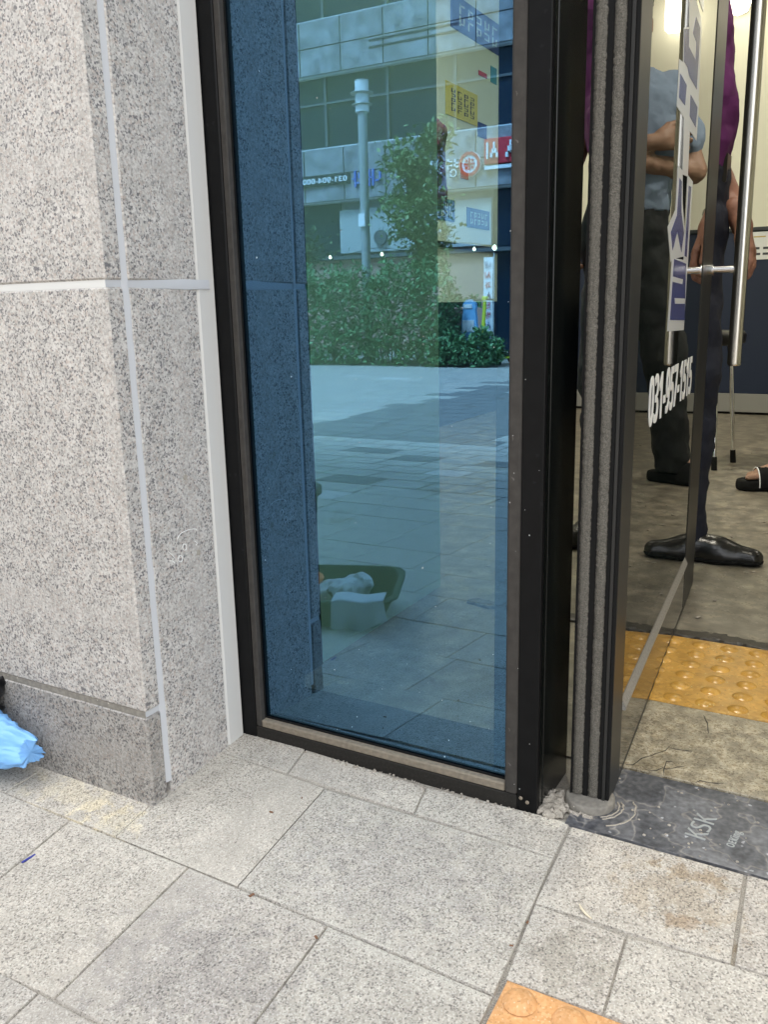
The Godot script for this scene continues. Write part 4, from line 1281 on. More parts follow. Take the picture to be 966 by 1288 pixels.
func street() -> void:
	var gy := -0.32
	# the building across the plaza
	var b := thing("plaza_building", "pale concrete building with dark window bands across the plaza, mirrored in the window", "building", Vector3(-9, gy, 16))
	var o := b.position
	var L := -26.0
	var R := 7.0
	put("wall", span(Vector3(L, gy - 0.1, 16.35) - o, Vector3(R, 15.0, 24.0) - o), M.facade_concrete, b)
	var bands := [[3.12, 4.30], [5.87, 7.02], [8.7, 9.9], [11.5, 12.7], [14.2, 15.2]]
	for q in bands.size():
		var y0: float = bands[q][0]
		var y1: float = bands[q][1]
		put("spandrel", span(Vector3(L, y0 - 0.02, 16.06) - o, Vector3(R, y1 + 0.02, 16.34) - o), M.facade_joint, b)
		if q > 1:
			put("concrete_panel", span(Vector3(L, y0, 16.0) - o, Vector3(R, y1, 16.055) - o), M.facade_concrete, b)
			continue
		var rows := 2
		for r in rows:
			var h := (y1 - y0) / rows
			var x := -20.0
			while x < 0.0:
				put("concrete_panel", span(Vector3(x + 0.012, y0 + r * h + 0.012, 16.0) - o, Vector3(x + 1.088, y0 + (r + 1) * h - 0.012, 16.055) - o, 0.006), M.facade_concrete, b)
				x += 1.1
	for w in [[4.32, 5.85], [7.04, 8.68], [9.92, 11.48], [12.72, 14.18]]:
		var x := -20.0 if w[0] < 8.0 else L
		var step := 1.65 if w[0] < 8.0 else 33.0
		while x < (0.0 if w[0] < 8.0 else R):
			put("window", span(Vector3(x + 0.03, w[0], 16.22) - o, Vector3(x + step - 0.03, w[1], 16.26) - o), M.dark_window, b)
			put("mullion", span(Vector3(x - 0.03, w[0], 16.16) - o, Vector3(x + 0.03, w[1], 16.26) - o), M.mullion, b)
			x += step
		put("transom", span(Vector3(-20, lerpf(w[0], w[1], 0.62), 16.17) - o, Vector3(0, lerpf(w[0], w[1], 0.62) + 0.05, 16.25) - o), M.mullion, b)
	for y in [6.22, 6.36]:
		put("louvre_slot", span(Vector3(-10.45, y, 15.985) - o, Vector3(-8.3, y + 0.035, 16.03) - o), M.sign_black, b)
	# ground floor
	put("shop_glazing", span(Vector3(L, gy, 16.3) - o, Vector3(-11.5, 3.1, 16.34) - o), M.dark_window, b)
	put("shop_glazing", span(Vector3(-7.6, gy, 16.3) - o, Vector3(R, 3.1, 16.34) - o), M.dark_window, b)
	put("light_panel", span(Vector3(-11.48, 1.95, 16.2) - o, Vector3(-7.62, 2.92, 16.3) - o), M.shop_panel, b)
	put("ledge", span(Vector3(-16.5, 1.80, 16.0) - o, Vector3(-5.0, 1.88, 16.3) - o), M.mullion, b)
	put("low_wall", span(Vector3(-14.5, gy, 16.12) - o, Vector3(-7.62, 1.79, 16.29) - o), M.brick_pink, b)
	put("round_vent", tube([Vector3(-10.35, 2.25, 16.19) - o, Vector3(-10.35, 2.25, 16.12) - o], [0.17], 16), M.mullion, b)
	# signs on the lower band
	var z := 15.99
	var s1 := thing("hospital_sign", "row of white and blue sign letters on the concrete band opposite, mirrored", "sign", Vector3(-9, 3.4, z))
	var q1 := s1.position
	var zz := 0.0
	put("emblem_disc", tube([Vector3(-8.0, 3.6, z) - q1, Vector3(-8.0, 3.6, z - 0.06) - q1], [0.25], 24), M.sign_white, s1)
	glyph(s1, "emblem_ring", [[0.5, 0.5, 0.44], [0.46, 0.25, 0.54, 0.75], [0.25, 0.46, 0.75, 0.54], [0.3, 0.3, 0.4, 0.4], [0.6, 0.6, 0.7, 0.7], [0.3, 0.6, 0.4, 0.7], [0.6, 0.3, 0.7, 0.4]], M.sign_red, -7.77 + 9, 3.36 - 3.4, 0.48, 0.48, -0.061, 0.02)
	glyph(s1, "letter", BYEONG, M.sign_white, -8.2 + 9, -0.02, 0.36, 0.36, zz)
	glyph(s1, "letter", WON, M.sign_white, -8.62 + 9, -0.02, 0.36, 0.36, zz)
	glyph(s1, "letter", NAE, M.sign_blue, -10.18 + 9, -0.03, 0.36, 0.36, zz)
	glyph(s1, "letter", GWA, M.sign_blue, -10.6 + 9, -0.03, 0.36, 0.36, zz)
	glyph(s1, "letter", SI, M.sign_white, -9.1 + 9, -0.03, 0.32, 0.34, zz)
	put("number_bar", span(Vector3(-12.5, 3.48, z - 0.04) - q1, Vector3(-11.02, 3.70, z) - q1, 0.005), M.sign_black, s1)
	letter("number", "031-904-0007", M.sign_white, s1, Vector3(-11.76, 3.59, z - 0.05) - q1, Basis(Vector3.LEFT, Vector3.UP, Vector3.FORWARD), 1.36, 0.12, 0.02)
	var s2 := thing("red_sign", "red shop sign with white letters at the right of the concrete band opposite", "sign", Vector3(-7.3, 3.6, z))
	put("sign_board", span(Vector3(-0.36, -0.05, -0.1), Vector3(0.5, 0.45, 0.0), 0.01), M.sign_red, s2)
	glyph(s2, "letter", SI, M.sign_white, -0.02, 0.05, 0.28, 0.32, -0.101)
	glyph(s2, "letter", SA, M.sign_white, 0.36, 0.05, 0.32, 0.32, -0.101)
	put("sub_line", span(Vector3(-0.36, -0.15, -0.08), Vector3(0.5, -0.08, 0.0)), M.sign_white, s2)
	# hedge, shrub and planter
	var tones := [[0.08, 0.20, 0.07], [0.11, 0.25, 0.09], [0.06, 0.16, 0.05], [0.16, 0.32, 0.13]]
	var h := thing("hedge", "dense clipped green hedge along the far edge of the plaza", "hedge", Vector3(-8.6, gy - 0.02, 11.7))
	hedge_mass(h, -2.6, 2.15, 1.85, -0.45, 0.55, 15000, 3, M.leaf, tones)
	var sh := thing("shrub", "low bushy green shrub at the end of the hedge", "shrub", Vector3(-5.95, gy, 11.5))
	hedge_mass(sh, -0.75, 0.42, 0.62, -0.35, 0.4, 2600, 9, M.leaf_shrub, tones)
	var pl := thing("planter", "brown box planter with dark greenery behind the shrub", "planter", Vector3(-6.85, gy, 12.75))
	put("planter_box", span(Vector3(-0.35, 0.0, -0.2), Vector3(0.32, 0.95, 0.2), 0.01), M.planter_brown, pl)
	hedge_mass(pl, -0.4, 0.5, 0.25, -0.22, 0.22, 500, 12, M.leaf_shrub, tones)
	for c in pl.get_children():
		if c.name.begins_with("foliage") or c.name.begins_with("stem"): c.position.y = 0.95
	# young tree
	var tr := thing("young_tree", "slender young tree with a loose leafy crown above the hedge", "tree", Vector3(-7.45, gy, 12.5))
	put("trunk", tube([Vector3(0, 0, 0), Vector3(0.03, 1.2, 0.02), Vector3(-0.03, 2.4, 0), Vector3(0.02, 3.7, 0)], [0.055, 0.045, 0.03, 0.01], 10), M.bark, tr)
	var cp := []
	for k in 26:
		var y := 1.35 + 2.3 * k / 25.0
		var q := rng.randf() * TAU
		var w := 0.58 - 0.16 * absf(y - 2.6)
		var tip := Vector3(cos(q) * w, y + rng.randf_range(0.2, 0.5), sin(q) * w)
		put("limb", tube([Vector3(0, y, 0), tip * Vector3(0.5, 1, 0.5) - Vector3(0, 0.12, 0), tip], [0.018, 0.011, 0.004], 6), M.bark, tr)
		for j in 170:
			cp.append(Vector3(0, y, 0).lerp(tip, rng.randf_range(0.3, 1.1)) + Vector3(rng.randfn(), rng.randfn(), rng.randfn()) * 0.13)
	leaves(tr, "foliage", cp, 0.12, M.leaf_tree, [[0.15, 0.23, 0.08], [0.20, 0.28, 0.10], [0.12, 0.20, 0.06], [0.24, 0.32, 0.13]])
	var tl := thing("dark_tree", "dark bushy tree at the left end of the plaza, mirrored beside the pier", "tree", Vector3(-11.6, gy, 14.3))
	put("trunk", tube([Vector3.ZERO, Vector3(0.05, 1.3, 0), Vector3(0, 2.2, 0)], [0.07, 0.05, 0.02], 8), M.bark, tl)
	var c2 := []
	for k in 1600:
		c2.append(Vector3(rng.randfn() * 0.4, 2.1 + rng.randfn() * 0.35, rng.randfn() * 0.4))
	leaves(tl, "foliage", c2, 0.12, M.leaf, [[0.05, 0.11, 0.03], [0.03, 0.07, 0.02]])
	# street lamp
	var lp := thing("street_lamp", "grey post lamp with a banded cylindrical head above the hedge", "street lamp", Vector3(-8.55, gy, 12.42))
	put("post", tube([Vector3(0, 0, 0), Vector3(0, 0.05, 0), Vector3(0, 4.45, 0)], [0.10, 0.085, 0.085], 16), M.post_grey, lp)
	put("lamp_head", tube([Vector3(0, 4.42, 0), Vector3(0, 4.94, 0)], [0.125], 20), M.lamp_glass, lp)
	for k in 3:
		put("lamp_band", lathe([Vector2(0.13, 0), Vector2(0.21, 0.008), Vector2(0.21, 0.022), Vector2(0.13, 0.03)], 24), M.post_grey, lp, Vector3(0, [4.53, 4.72, 4.925][k], 0), Basis.from_scale(Vector3([0.85, 1.0, 0.62][k], 1, [0.85, 1.0, 0.62][k])))
	put("post_box", span(Vector3(-0.07, 2.45, -0.13), Vector3(0.07, 2.68, -0.08), 0.004), M.sign_white, lp)
	# string lights
	var sl := thing("string_lights", "string of small warm bulbs hung in front of the building opposite", "string lights", Vector3(-9, 1.6, 13.2))
	var bulbs := [-3.4, -2.1, -0.85, 0.35, 1.2, 1.55, 2.3, 2.7, 3.1, 3.35, 3.6]
	var wire := []
	for k in 40:
		var x := -5.0 + k * 0.25
		wire.append(Vector3(x, 0.16 + 0.05 * cos(k * 0.9), 0.0))
	put("wire", tube(wire, [0.006], 6), M.rubber, sl)
	var gl := mat("bulb_glow", 1, 0.8, 0.5, 0.4)
	gl.emission_enabled = true
	gl.emission = Color(1.0, 0.86, 0.62)
	gl.emission_energy_multiplier = 9.0
	for k in bulbs.size():
		var r := 0.045 if k % 3 == 1 else 0.032
		put("bulb", lathe([Vector2(0.002, -r), Vector2(r * 0.8, -r * 0.6), Vector2(r, 0), Vector2(r * 0.7, r * 0.7), Vector2(0.008, r * 1.3)], 12), gl, sl, Vector3(bulbs[k], 0.08, 0.0))
	# banner, board and scooter
	var bn := thing("standing_banner", "tall narrow white banner with red and navy characters near the scooter", "banner", Vector3(-5.92, gy, 12.0))
	put("pole", tube([Vector3(0.1, 0, 0.02), Vector3(0.1, 1.85, 0.02)], [0.011], 8), M.chrome, bn)
	put("pole_base", lathe([Vector2(0.14, 0), Vector2(0.14, 0.04), Vector2(0.05, 0.08), Vector2(0.02, 0.09)], 18), M.bin_black, bn, Vector3(0.1, 0, 0.02))
	var cl := []
	for i in 15:
		var row := []
		for j in 6:
			var u := j / 5.0
			row.append(Vector3(0.09 - u * 0.17, 0.38 + i * 0.1, 0.012 * sin(i * 0.5 + u * 2.0)))
		cl.append(row)
	put("banner_cloth", lattice(cl), M.sign_white, bn)
	for k in 8:
		var set_: Array = [NAE, SI, GWA, SA, WON, BYEONG, SI, SA][k]
		glyph(bn, "character", set_, M.sign_red if k in [1, 2, 4, 5] else M.vinyl_navy, 0.06, 1.60 - k * 0.165, 0.11, 0.11, -0.016, 0.004)
	var ab := thing("blue_board", "light blue and white pavement board with a rounded top behind the shrub", "sign board", Vector3(-6.32, gy, 12.15))
	put("board", lathe_board(), M.sign_cyan, ab)
	put("board_print", span(Vector3(-0.12, 0.55, -0.055), Vector3(0.1, 0.75, -0.041), 0.003), M.sign_white, ab)
	put("board_print", span(Vector3(-0.1, 0.95, -0.055), Vector3(0.06, 1.02, -0.041), 0.003), M.sign_white, ab)
	for sx in [-1, 1]:
		put("leg", span(Vector3(0.14 * sx - 0.03, 0.0, -0.02), Vector3(0.14 * sx + 0.03, 0.42, 0.02), 0.005), M.sign_white, ab)
	scooter()
	# crate of wet things and a bucket by the pier
	var cr := thing("crate", "shallow green plastic crate of rags with a white cloth over its rim", "crate", Vector3(-1.207, ground_y(-0.38) - 0.006, -0.375), -0.39)
	crate(cr)
	var bk := thing("bucket", "dark tall bucket with a grey plastic bag hanging over its rim", "bucket", Vector3(-1.447, ground_y(-0.15) - 0.002, -0.14))
	put("body", lathe([Vector2(0.095, 0), Vector2(0.095, 0.01), Vector2(0.112, 0.25), Vector2(0.124, 0.252), Vector2(0.124, 0.268), Vector2(0.112, 0.27), Vector2(0.106, 0.25), Vector2(0.09, 0.02)], 28), M.bin_black, bk)
	var bg := Field.new(Vector3(0.02, 0.08, -0.17), Vector3(0.2, 0.32, 0.0), 0.006)
	bg.bone(Vector3(0.10, 0.29, -0.09), Vector3(0.135, 0.18, -0.11), 0.012, 0.022, 0.02)
	bg.bone(Vector3(0.12, 0.22, -0.10), Vector3(0.145, 0.12, -0.10), 0.012, 0.026, 0.02)
	put("hanging_bag", bg.mesh(), M.cloth_white, bk)

func lathe_board() -> ArrayMesh:
	var p := PackedVector2Array([Vector2(-0.2, 0.0), Vector2(0.2, 0.0), Vector2(0.13, 0.78)])
	for k in 9:
		var a := -0.5 + (PI + 1.0) * k / 8.0
		p.append(Vector2(cos(a) * 0.13, 0.95 + sin(a) * 0.13))
	p.append(Vector2(-0.13, 0.78))
	var t := Tris.new()
	t.plate(p, Vector3(0, 0.02, 0.04), Vector3.RIGHT, Vector3.UP, Vector3.FORWARD, 0.08)
	return t.done()

func scooter() -> void:
	var t := thing("electric_scooter", "yellow electric kick scooter parked beside the white banner", "scooter", Vector3(-5.72, -0.32, 11.9), 1.9)
	for k in 2:
		var w := put("wheel", ring(0.09, 0.03), M.rubber, t, Vector3([0.42, -0.42][k], 0.12, 0), Basis(Vector3.RIGHT, PI / 2))
		put("hub", tube([Vector3(0, -0.02, 0), Vector3(0, 0.02, 0)], [0.06], 16), M.mullion, w)
	put("deck", span(Vector3(-0.36, 0.13, -0.08), Vector3(0.28, 0.19, 0.08), 0.02), M.bin_black, t)
	put("deck_trim", span(Vector3(-0.36, 0.10, -0.082), Vector3(0.28, 0.135, 0.082), 0.01), M.scooter_yellow, t)
	put("front_fork", tube([Vector3(0.42, 0.12, 0.05), Vector3(0.37, 0.26, 0.05), Vector3(0.35, 0.36, 0.0)], [0.02, 0.025, 0.03], 10), M.scooter_yellow, t)
	put("neck", tube([Vector3(0.27, 0.16, 0), Vector3(0.36, 0.30, 0), Vector3(0.355, 0.42, 0)], [0.035, 0.035, 0.035], 12), M.scooter_yellow, t)
	put("steering_tube", tube([Vector3(0.36, 0.36, 0), Vector3(0.29, 1.06, 0)], [0.032, 0.03], 14), M.scooter_yellow, t)
	put("clamp", tube([Vector3(0.335, 0.46, 0), Vector3(0.33, 0.52, 0)], [0.042], 12), M.bin_black, t)
	put("handlebar", tube([Vector3(0.285, 1.08, -0.25), Vector3(0.29, 1.09, 0), Vector3(0.285, 1.08, 0.25)], [0.016], 10), M.bin_black, t)
	put("display", span(Vector3(0.25, 1.07, -0.05), Vector3(0.33, 1.14, 0.05), 0.015), M.scooter_yellow, t)
	put("rear_mudguard", span(Vector3(-0.52, 0.2, -0.04), Vector3(-0.33, 0.23, 0.04), 0.01), M.bin_black, t)

func ring(r: float, q: float) -> Mesh:
	var m := TorusMesh.new()
	m.inner_radius = r - q
	m.outer_radius = r + q
	m.rings = 24
	m.ring_segments = 10
	return m

func crate(t: Node3D) -> void:
	var x := 0.235
	var z := 0.14
	var rows := []
	for p in [[0.0, 0.86], [0.070, 1.0], [0.077, 1.06], [0.084, 1.06], [0.084, 1.0], [0.07, 0.97], [0.006, 0.83]]:
		var row := []
		for k in 32:
			var a := -TAU * k / 32.0
			var c := cos(a)
			var s := sin(a)
			var e := pow(pow(absf(c), 8.0) + pow(absf(s), 8.0), -1.0 / 8.0)
			row.append(Vector3(c * e * x * p[1], p[0], s * e * z * p[1]))
		rows.append(row)
	put("tub", lattice(rows, true, true), M.crate_green, t)
	var f := Field.new(Vector3(-0.2, 0.0, -0.14), Vector3(0.2, 0.16, 0.14), 0.006)
	for k in 18:
		var a := Vector3(rng.randf_range(-0.15, 0.02), rng.randf_range(0.02, 0.05), rng.randf_range(-0.09, 0.09))
		f.bone(a, a + Vector3(rng.randfn() * 0.05, rng.randf_range(-0.01, 0.03), rng.randfn() * 0.04), 0.022, 0.012, 0.02)
	f.rough(noise(FastNoiseLite.TYPE_SIMPLEX, 25.0, 77, 2), 0.012)
	put("rags", f.mesh(), M.trousers_navy, t)
	var g := Field.new(Vector3(-0.03, 0.0, -0.12), Vector3(0.2, 0.17, 0.13), 0.006)
	g.bone(Vector3(0.04, 0.04, 0.02), Vector3(0.13, 0.055, 0.05), 0.035, 0.03, 0.03)
	g.bone(Vector3(0.10, 0.065, -0.02), Vector3(0.15, 0.065, 0.04), 0.028, 0.02, 0.03)
	g.rough(noise(FastNoiseLite.TYPE_SIMPLEX, 20.0, 78, 2), 0.014)
	put("white_rag", g.mesh(), M.cloth_white, t)
	var h := Field.new(Vector3(-0.05, 0.0, -0.1), Vector3(0.07, 0.16, 0.1), 0.006)
	h.bone(Vector3(0.02, 0.06, -0.09), Vector3(0.025, 0.08, 0.05), 0.014, 0.016, 0.02)
	h.rough(noise(FastNoiseLite.TYPE_SIMPLEX, 30.0, 79, 2), 0.008)
	put("orange_rag", h.mesh(), M.cloth_orange, t)
	# cloth folded over the rim that faces the window
	var cl := []
	for i in 15:
		var row := []
		for j in 15:
			var u := j / 14.0
			var v := i / 14.0
			var drop := maxf(0.0, v - 0.28) / 0.72
			var wave := 0.006 * sin(u * 9.0 + v * 2.0) + 0.004 * sin(u * 17.0)
			var y := 0.089 + 0.003 * sin(u * 8.0) - drop * (0.070 + 0.012 * sin(u * 5.0))
			var zz := -0.152 - wave * drop - 0.004 + (0.06 * (0.28 - v) / 0.28 if v < 0.28 else 0.0)
			row.append(Vector3(0.10 + u * 0.122 + 0.01 * drop * (u - 0.5), y, zz + drop * 0.012))
		cl.append(row)
	put("white_cloth", lattice(cl), M.cloth_white, t)

func small_things() -> void:
	# blue bag at the foot of the pier, a black bag behind it
	var b := thing("blue_bag", "light blue plastic bag with creased ends lying at the foot of the pier", "plastic bag", Vector3(-1.075, ground_y(-0.765), -0.772))
	b.add_child(bag_mesh(), true)
	var k := Field.new(Vector3(-1.5, -0.03, -0.85), Vector3(-1.05, 0.2, -0.70), 0.008)
	k.bone(Vector3(-1.30, 0.02, -0.77), Vector3(-1.22, 0.07, -0.775), 0.07, 0.05, 0.04)
	k.bone(Vector3(-1.27, 0.09, -0.785), Vector3(-1.19, 0.105, -0.788), 0.04, 0.026, 0.03)
	k.rough(noise(FastNoiseLite.TYPE_SIMPLEX, 30.0, 31, 3), 0.02)
	tag(put("black_bag", k.mesh(), M.bag_black), "black rubbish bag behind the light blue bag at the picture edge", "rubbish bag")
	# twig, pen mark, dry leaf bits
	var y := func(z: float) -> float: return ground_y(z)
	tag(put("wood_sliver", tube([Vector3(-0.250, y.call(-0.880) + 0.002, -0.880), Vector3(-0.246, y.call(-0.874) + 0.0028, -0.874), Vector3(-0.238, y.call(-0.868) + 0.0022, -0.868), Vector3(-0.231, y.call(-0.865) + 0.0018, -0.865)], [0.0008, 0.0016, 0.0015, 0.0007], 7), M.twig), "pale curved sliver of wood lying on the pavers below the plate", "sliver")
	var pm := Tris.new()
	pm.box(Vector3(-0.9405, y.call(-0.654) + 0.0006, -0.654), Vector3(0.0035, 0.0014, 0.021), 0.0003, Basis(Vector3.UP, -0.05))
	tag(put("blue_paint_fleck", pm.done(), M.ink_blue), "thin dark blue fleck in the joint at the left of the pavement", "paint fleck")
	var spots := [[-0.694, -0.870, 0.004], [-0.619, -0.728, 0.005], [-0.508, -0.706, 0.004], [-0.680, -0.488, 0.006], [-0.672, -0.915, 0.002], [-0.30, -0.79, 0.003], [-0.296, -0.83, 0.003]]
	var says := ["small dry brown crumb on the paver below the pier", "dry brown leaf crumb in the paver joint left of centre", "dry brown leaf crumb at the corner of three pavers", "reddish dry leaf crumb in the joint at the bottom left", "tiny dry crumb on the paver beside the window", "dry crumb beside the orange tactile tile joint", "dry crumb in the joint left of the steel plate"]
	for i in spots.size():
		var s: Array = spots[i]
		var q := Tris.new()
		q.box(Vector3(s[0], y.call(s[1]) + 0.0008, s[1]), Vector3(s[2] * 1.5, 0.0016, s[2] * 0.7), 0.0004, Basis(Vector3.UP, i * 1.3))
		tag(put("leaf_crumb", q.done(), M.leaf_dry), says[i], "leaf crumb", "dry leaf crumbs on the pavers")

func bag_mesh() -> MeshInstance3D:      # a rolled bag whose gathered end fans out in creases
	var ns := noise(FastNoiseLite.TYPE_SIMPLEX, 7.0, 36, 3)
	var rows := []
	for i in 47:
		var u := i / 46.0
		var x := -0.36 + 0.36 * u
		var fan := clampf((u - 0.70) / 0.30, 0.0, 1.0)
		var r := 0.062 * sin(PI * clampf(u / 1.5 + 0.14, 0.0, 1.0)) * (1.0 - 0.30 * fan)
		var row := []
		for k in 64:
			var a := -TAU * k / 64.0
			var crease := absf(fposmod(a * 3.0 / TAU + 0.18 + 0.25 * ns.get_noise_1d(u * 9.0), 1.0) * 2.0 - 1.0)
			var q := r * (1.0 + 0.10 * ns.get_noise_3d(u * 2.4, cos(a), sin(a)) + fan * (crease - 0.5) * 0.5 + (1.0 - fan) * u * (crease - 0.5) * 0.16)
			var y := maxf(0.058 + sin(a) * q * 0.86, 0.0015)
			row.append(Vector3(x + fan * crease * 0.022 * (0.5 + ns.get_noise_1d(k * 0.9)), y, cos(a) * q * 0.8 - 0.018 * u + 0.02))
		rows.append(row)
	var o := MeshInstance3D.new()
	o.name = "bag"
	o.mesh = lattice(rows, true, true)
	o.material_override = M.bag_blue
	return o

# ---------------------------------------------------------------- people
func hand(into: ArrayMesh, wrist: Vector3, d: Vector3, palm: Vector3, thumb: Vector3, curl: float) -> void:
	d = d.normalized()
	palm = (palm - d * palm.dot(d)).normalized()
	var s := (thumb - d * thumb.dot(d) - palm * thumb.dot(palm)).normalized()
	var f := Field.new(wrist - Vector3.ONE * 0.21, wrist + Vector3.ONE * 0.21, 0.0045)
	f.bone(wrist - d * 0.03, wrist + d * 0.02, 0.027, 0.026, 0.01)
	var len := [0.070, 0.078, 0.072, 0.056]
	for k in 4:
		var off := s * (0.030 - k * 0.0195)
		var kn := wrist + d * (0.092 - 0.005 * absf(k - 1.2)) + off
		f.bone(wrist + d * 0.015 + off * 0.5, kn, 0.016, 0.0115, 0.012)
		var p := kn
		var dir := d
		for j in 3:
			dir = dir.rotated(d.cross(palm).normalized(), curl * (0.25 + 0.2 * j)).normalized()
			var q: Vector3 = p + dir * len[k] * [0.45, 0.31, 0.24][j] + s * 0.002 * (1.5 - k)
			f.bone(p, q, 0.0098 - 0.0009 * j, 0.0090 - 0.0009 * j, 0.004)
			p = q
	var a := wrist + d * 0.02 + s * 0.022
	var b := wrist + d * 0.055 + s * 0.045 + palm * 0.012
	var c := wrist + d * 0.085 + s * 0.050 + palm * 0.022
	f.bone(a, b, 0.016, 0.012, 0.012)
	f.bone(b, c, 0.0115, 0.0095, 0.004)
	f.bone(c, c + d * 0.024 + palm * 0.004, 0.0095, 0.008, 0.004)
	f.mesh(into)

func shoe(foot: Vector3, yaw: float) -> Array:      # [upper, sole] meshes
	var b := Basis(Vector3.UP, yaw)
	var pt := func(x: float, y: float, z: float) -> Vector3: return foot + b * Vector3(x, y, z)
	var out := []
	for k in 2:
		var e := 0.004 if k else 0.0
		var f := Field.new(foot - Vector3(0.24, 0.02, 0.24), foot + Vector3(0.24, 0.16, 0.24), 0.006)
		f.bone(pt.call(0, 0.036, -0.065), pt.call(0, 0.040, 0.03), 0.034 + e, 0.037 + e, 0.02)
		f.bone(pt.call(0, 0.040, 0.03), pt.call(0.004, 0.034, 0.12), 0.037 + e, 0.039 + e, 0.03)
		f.bone(pt.call(0.004, 0.034, 0.12), pt.call(0.0, 0.027, 0.20), 0.039 + e, 0.029 + e, 0.03)
		if k == 0:
			f.bone(pt.call(0, 0.05, -0.055), pt.call(0, 0.10, -0.055), 0.036, 0.040, 0.03)
			f.bone(pt.call(0, 0.085, -0.035), pt.call(0, 0.056, 0.10), 0.034, 0.026, 0.035)
			f.clip(Vector3(0, -1, 0), -0.012)
		else:
			f.clip(Vector3(0, 1, 0), 0.020 + foot.y)
			f.clip(Vector3(0, -1, 0), -0.0005 - foot.y)
		out.append(f.mesh())
	return out

func person(label: String, at: Vector3, yaw: float, j: Dictionary, shirt: String, trousers: String, skin: String) -> Node3D:
	var t := thing("person", label, "person", at, yaw)
	var sk := 0.012
	var body := ArrayMesh.new()
	var f := Field.new(Vector3(-0.42, 0.0, -0.3), Vector3(0.42, 1.56, 0.35), 0.014)
	for s in [-1, 1]:
		var q := "r" if s < 0 else "l"
		f.bone(j["hip" + q], j["knee" + q], 0.072, 0.048, 0.04)
		f.bone(j["knee" + q], j["ankle" + q], 0.048, 0.034, 0.03)
		f.bone(Vector3(0.05 * s, 0.95, 0), Vector3(0.055 * s, 1.1, 0.0), 0.095, 0.085, 0.06)
		f.bone(Vector3(0.055 * s, 1.1, 0.0), Vector3(0.075 * j.get("slim", 1.0) * s, 1.31, 0.0), 0.085, 0.095 * j.get("slim", 1.0), 0.06)
		f.bone(Vector3(0.05 * s, 1.38, 0), j["sh" + q], 0.07, 0.052, 0.05)
		f.bone(j["sh" + q], j["el" + q], 0.050, 0.040, 0.03)
		f.bone(j["el" + q], j["wr" + q], 0.040, 0.027, 0.02)
	f.bone(Vector3(0, 1.40, -0.01), Vector3(0, 1.53, 0.005), 0.06, 0.052, 0.05)
	f.mesh(body)
	# head with a face
	var h := Field.new(Vector3(-0.12, 1.42, -0.13), Vector3(0.12, 1.76, 0.15), 0.006)
	h.bone(Vector3(0, 1.46, -0.005), Vector3(0, 1.54, 0.01), 0.054, 0.05, 0.03)
	h.bone(Vector3(0, 1.64, -0.02), Vector3(0, 1.645, 0.03), 0.083, 0.072, 0.03)
	h.bone(Vector3(0, 1.60, 0.03), Vector3(0, 1.545, 0.055), 0.066, 0.040, 0.03)
	h.bone(Vector3(0, 1.625, 0.100), Vector3(0, 1.588, 0.115), 0.008, 0.013, 0.012)
	for s in [-1, 1]:
		h.bone(Vector3(0.078 * s, 1.615, -0.005), Vector3(0.083 * s, 1.585, 0.0), 0.016, 0.010, 0.008)
		h.bone(Vector3(0.015 * s, 1.642, 0.098), Vector3(0.045 * s, 1.645, 0.085), 0.010, 0.010, 0.012)
	h.mesh(body)
	for s in [-1, 1]:
		var q := "r" if s < 0 else "l"
		hand(body, j["wr" + q], j["hd" + q], j["pm" + q], j["th" + q], 1.0)
	if j.has("barefoot"):
		for s in [-1, 1]:
			var q := "r" if s < 0 else "l"
			var fb := Basis(Vector3.UP, j["toe" + q])
			var p: Vector3 = j["ankle" + q]
			var ft := Field.new(Vector3(p.x - 0.22, 0.0, p.z - 0.22), Vector3(p.x + 0.22, 0.16, p.z + 0.24), 0.006)
			var base := Vector3(p.x, 0.0, p.z)
			ft.bone(base + fb * Vector3(0, 0.12, -0.01), base + fb * Vector3(0, 0.065, -0.035), 0.036, 0.032, 0.02)
			ft.bone(base + fb * Vector3(0, 0.09, 0.0), base + fb * Vector3(0, 0.058, 0.11), 0.034, 0.026, 0.02)
			for k in 5:
				var lx := 0.03 - 0.0155 * k
				ft.bone(base + fb * Vector3(lx * 0.8, 0.056, 0.10), base + fb * Vector3(lx * 1.1, 0.050, 0.165 - 0.006 * k), 0.013, 0.009, 0.005)
			ft.clip(Vector3(0, -1, 0), -0.041)
			ft.mesh(body)
	put("body", body, M[skin], t)
	for s in [-1, 1]:
		put("eye", lathe([Vector2(0.002, -0.010), Vector2(0.010, -0.004), Vector2(0.0105, 0.003), Vector2(0.001, 0.010)], 12), M.eye_white, t, Vector3(0.031 * s, 1.625, 0.087))
	put("mouth", span(Vector3(-0.022, 1.556, 0.092), Vector3(0.022, 1.566, 0.099), 0.003), M.lip, t)
	var hr := Field.new(Vector3(-0.13, 1.55, -0.15), Vector3(0.13, 1.78, 0.13), 0.007)
	hr.bone(Vector3(0, 1.665, -0.03), Vector3(0, 1.675, 0.02), 0.088, 0.080, 0.03)
	hr.bone(Vector3(0, 1.62, -0.05), Vector3(0, 1.66, -0.03), 0.078, 0.080, 0.03)
	hr.rough(noise(FastNoiseLite.TYPE_SIMPLEX, 60.0, 47, 2), 0.006)
	hr.clip(Vector3(0, -0.55, 0.83).normalized(), -0.83)
	put("hair", hr.mesh(), M.hair_black, t)
	# shirt
	var c := Field.new(Vector3(-0.42, 0.9, -0.3), Vector3(0.42, 1.55, 0.35), 0.011)
	var cut: float = j.get("sleeve", 0.75)
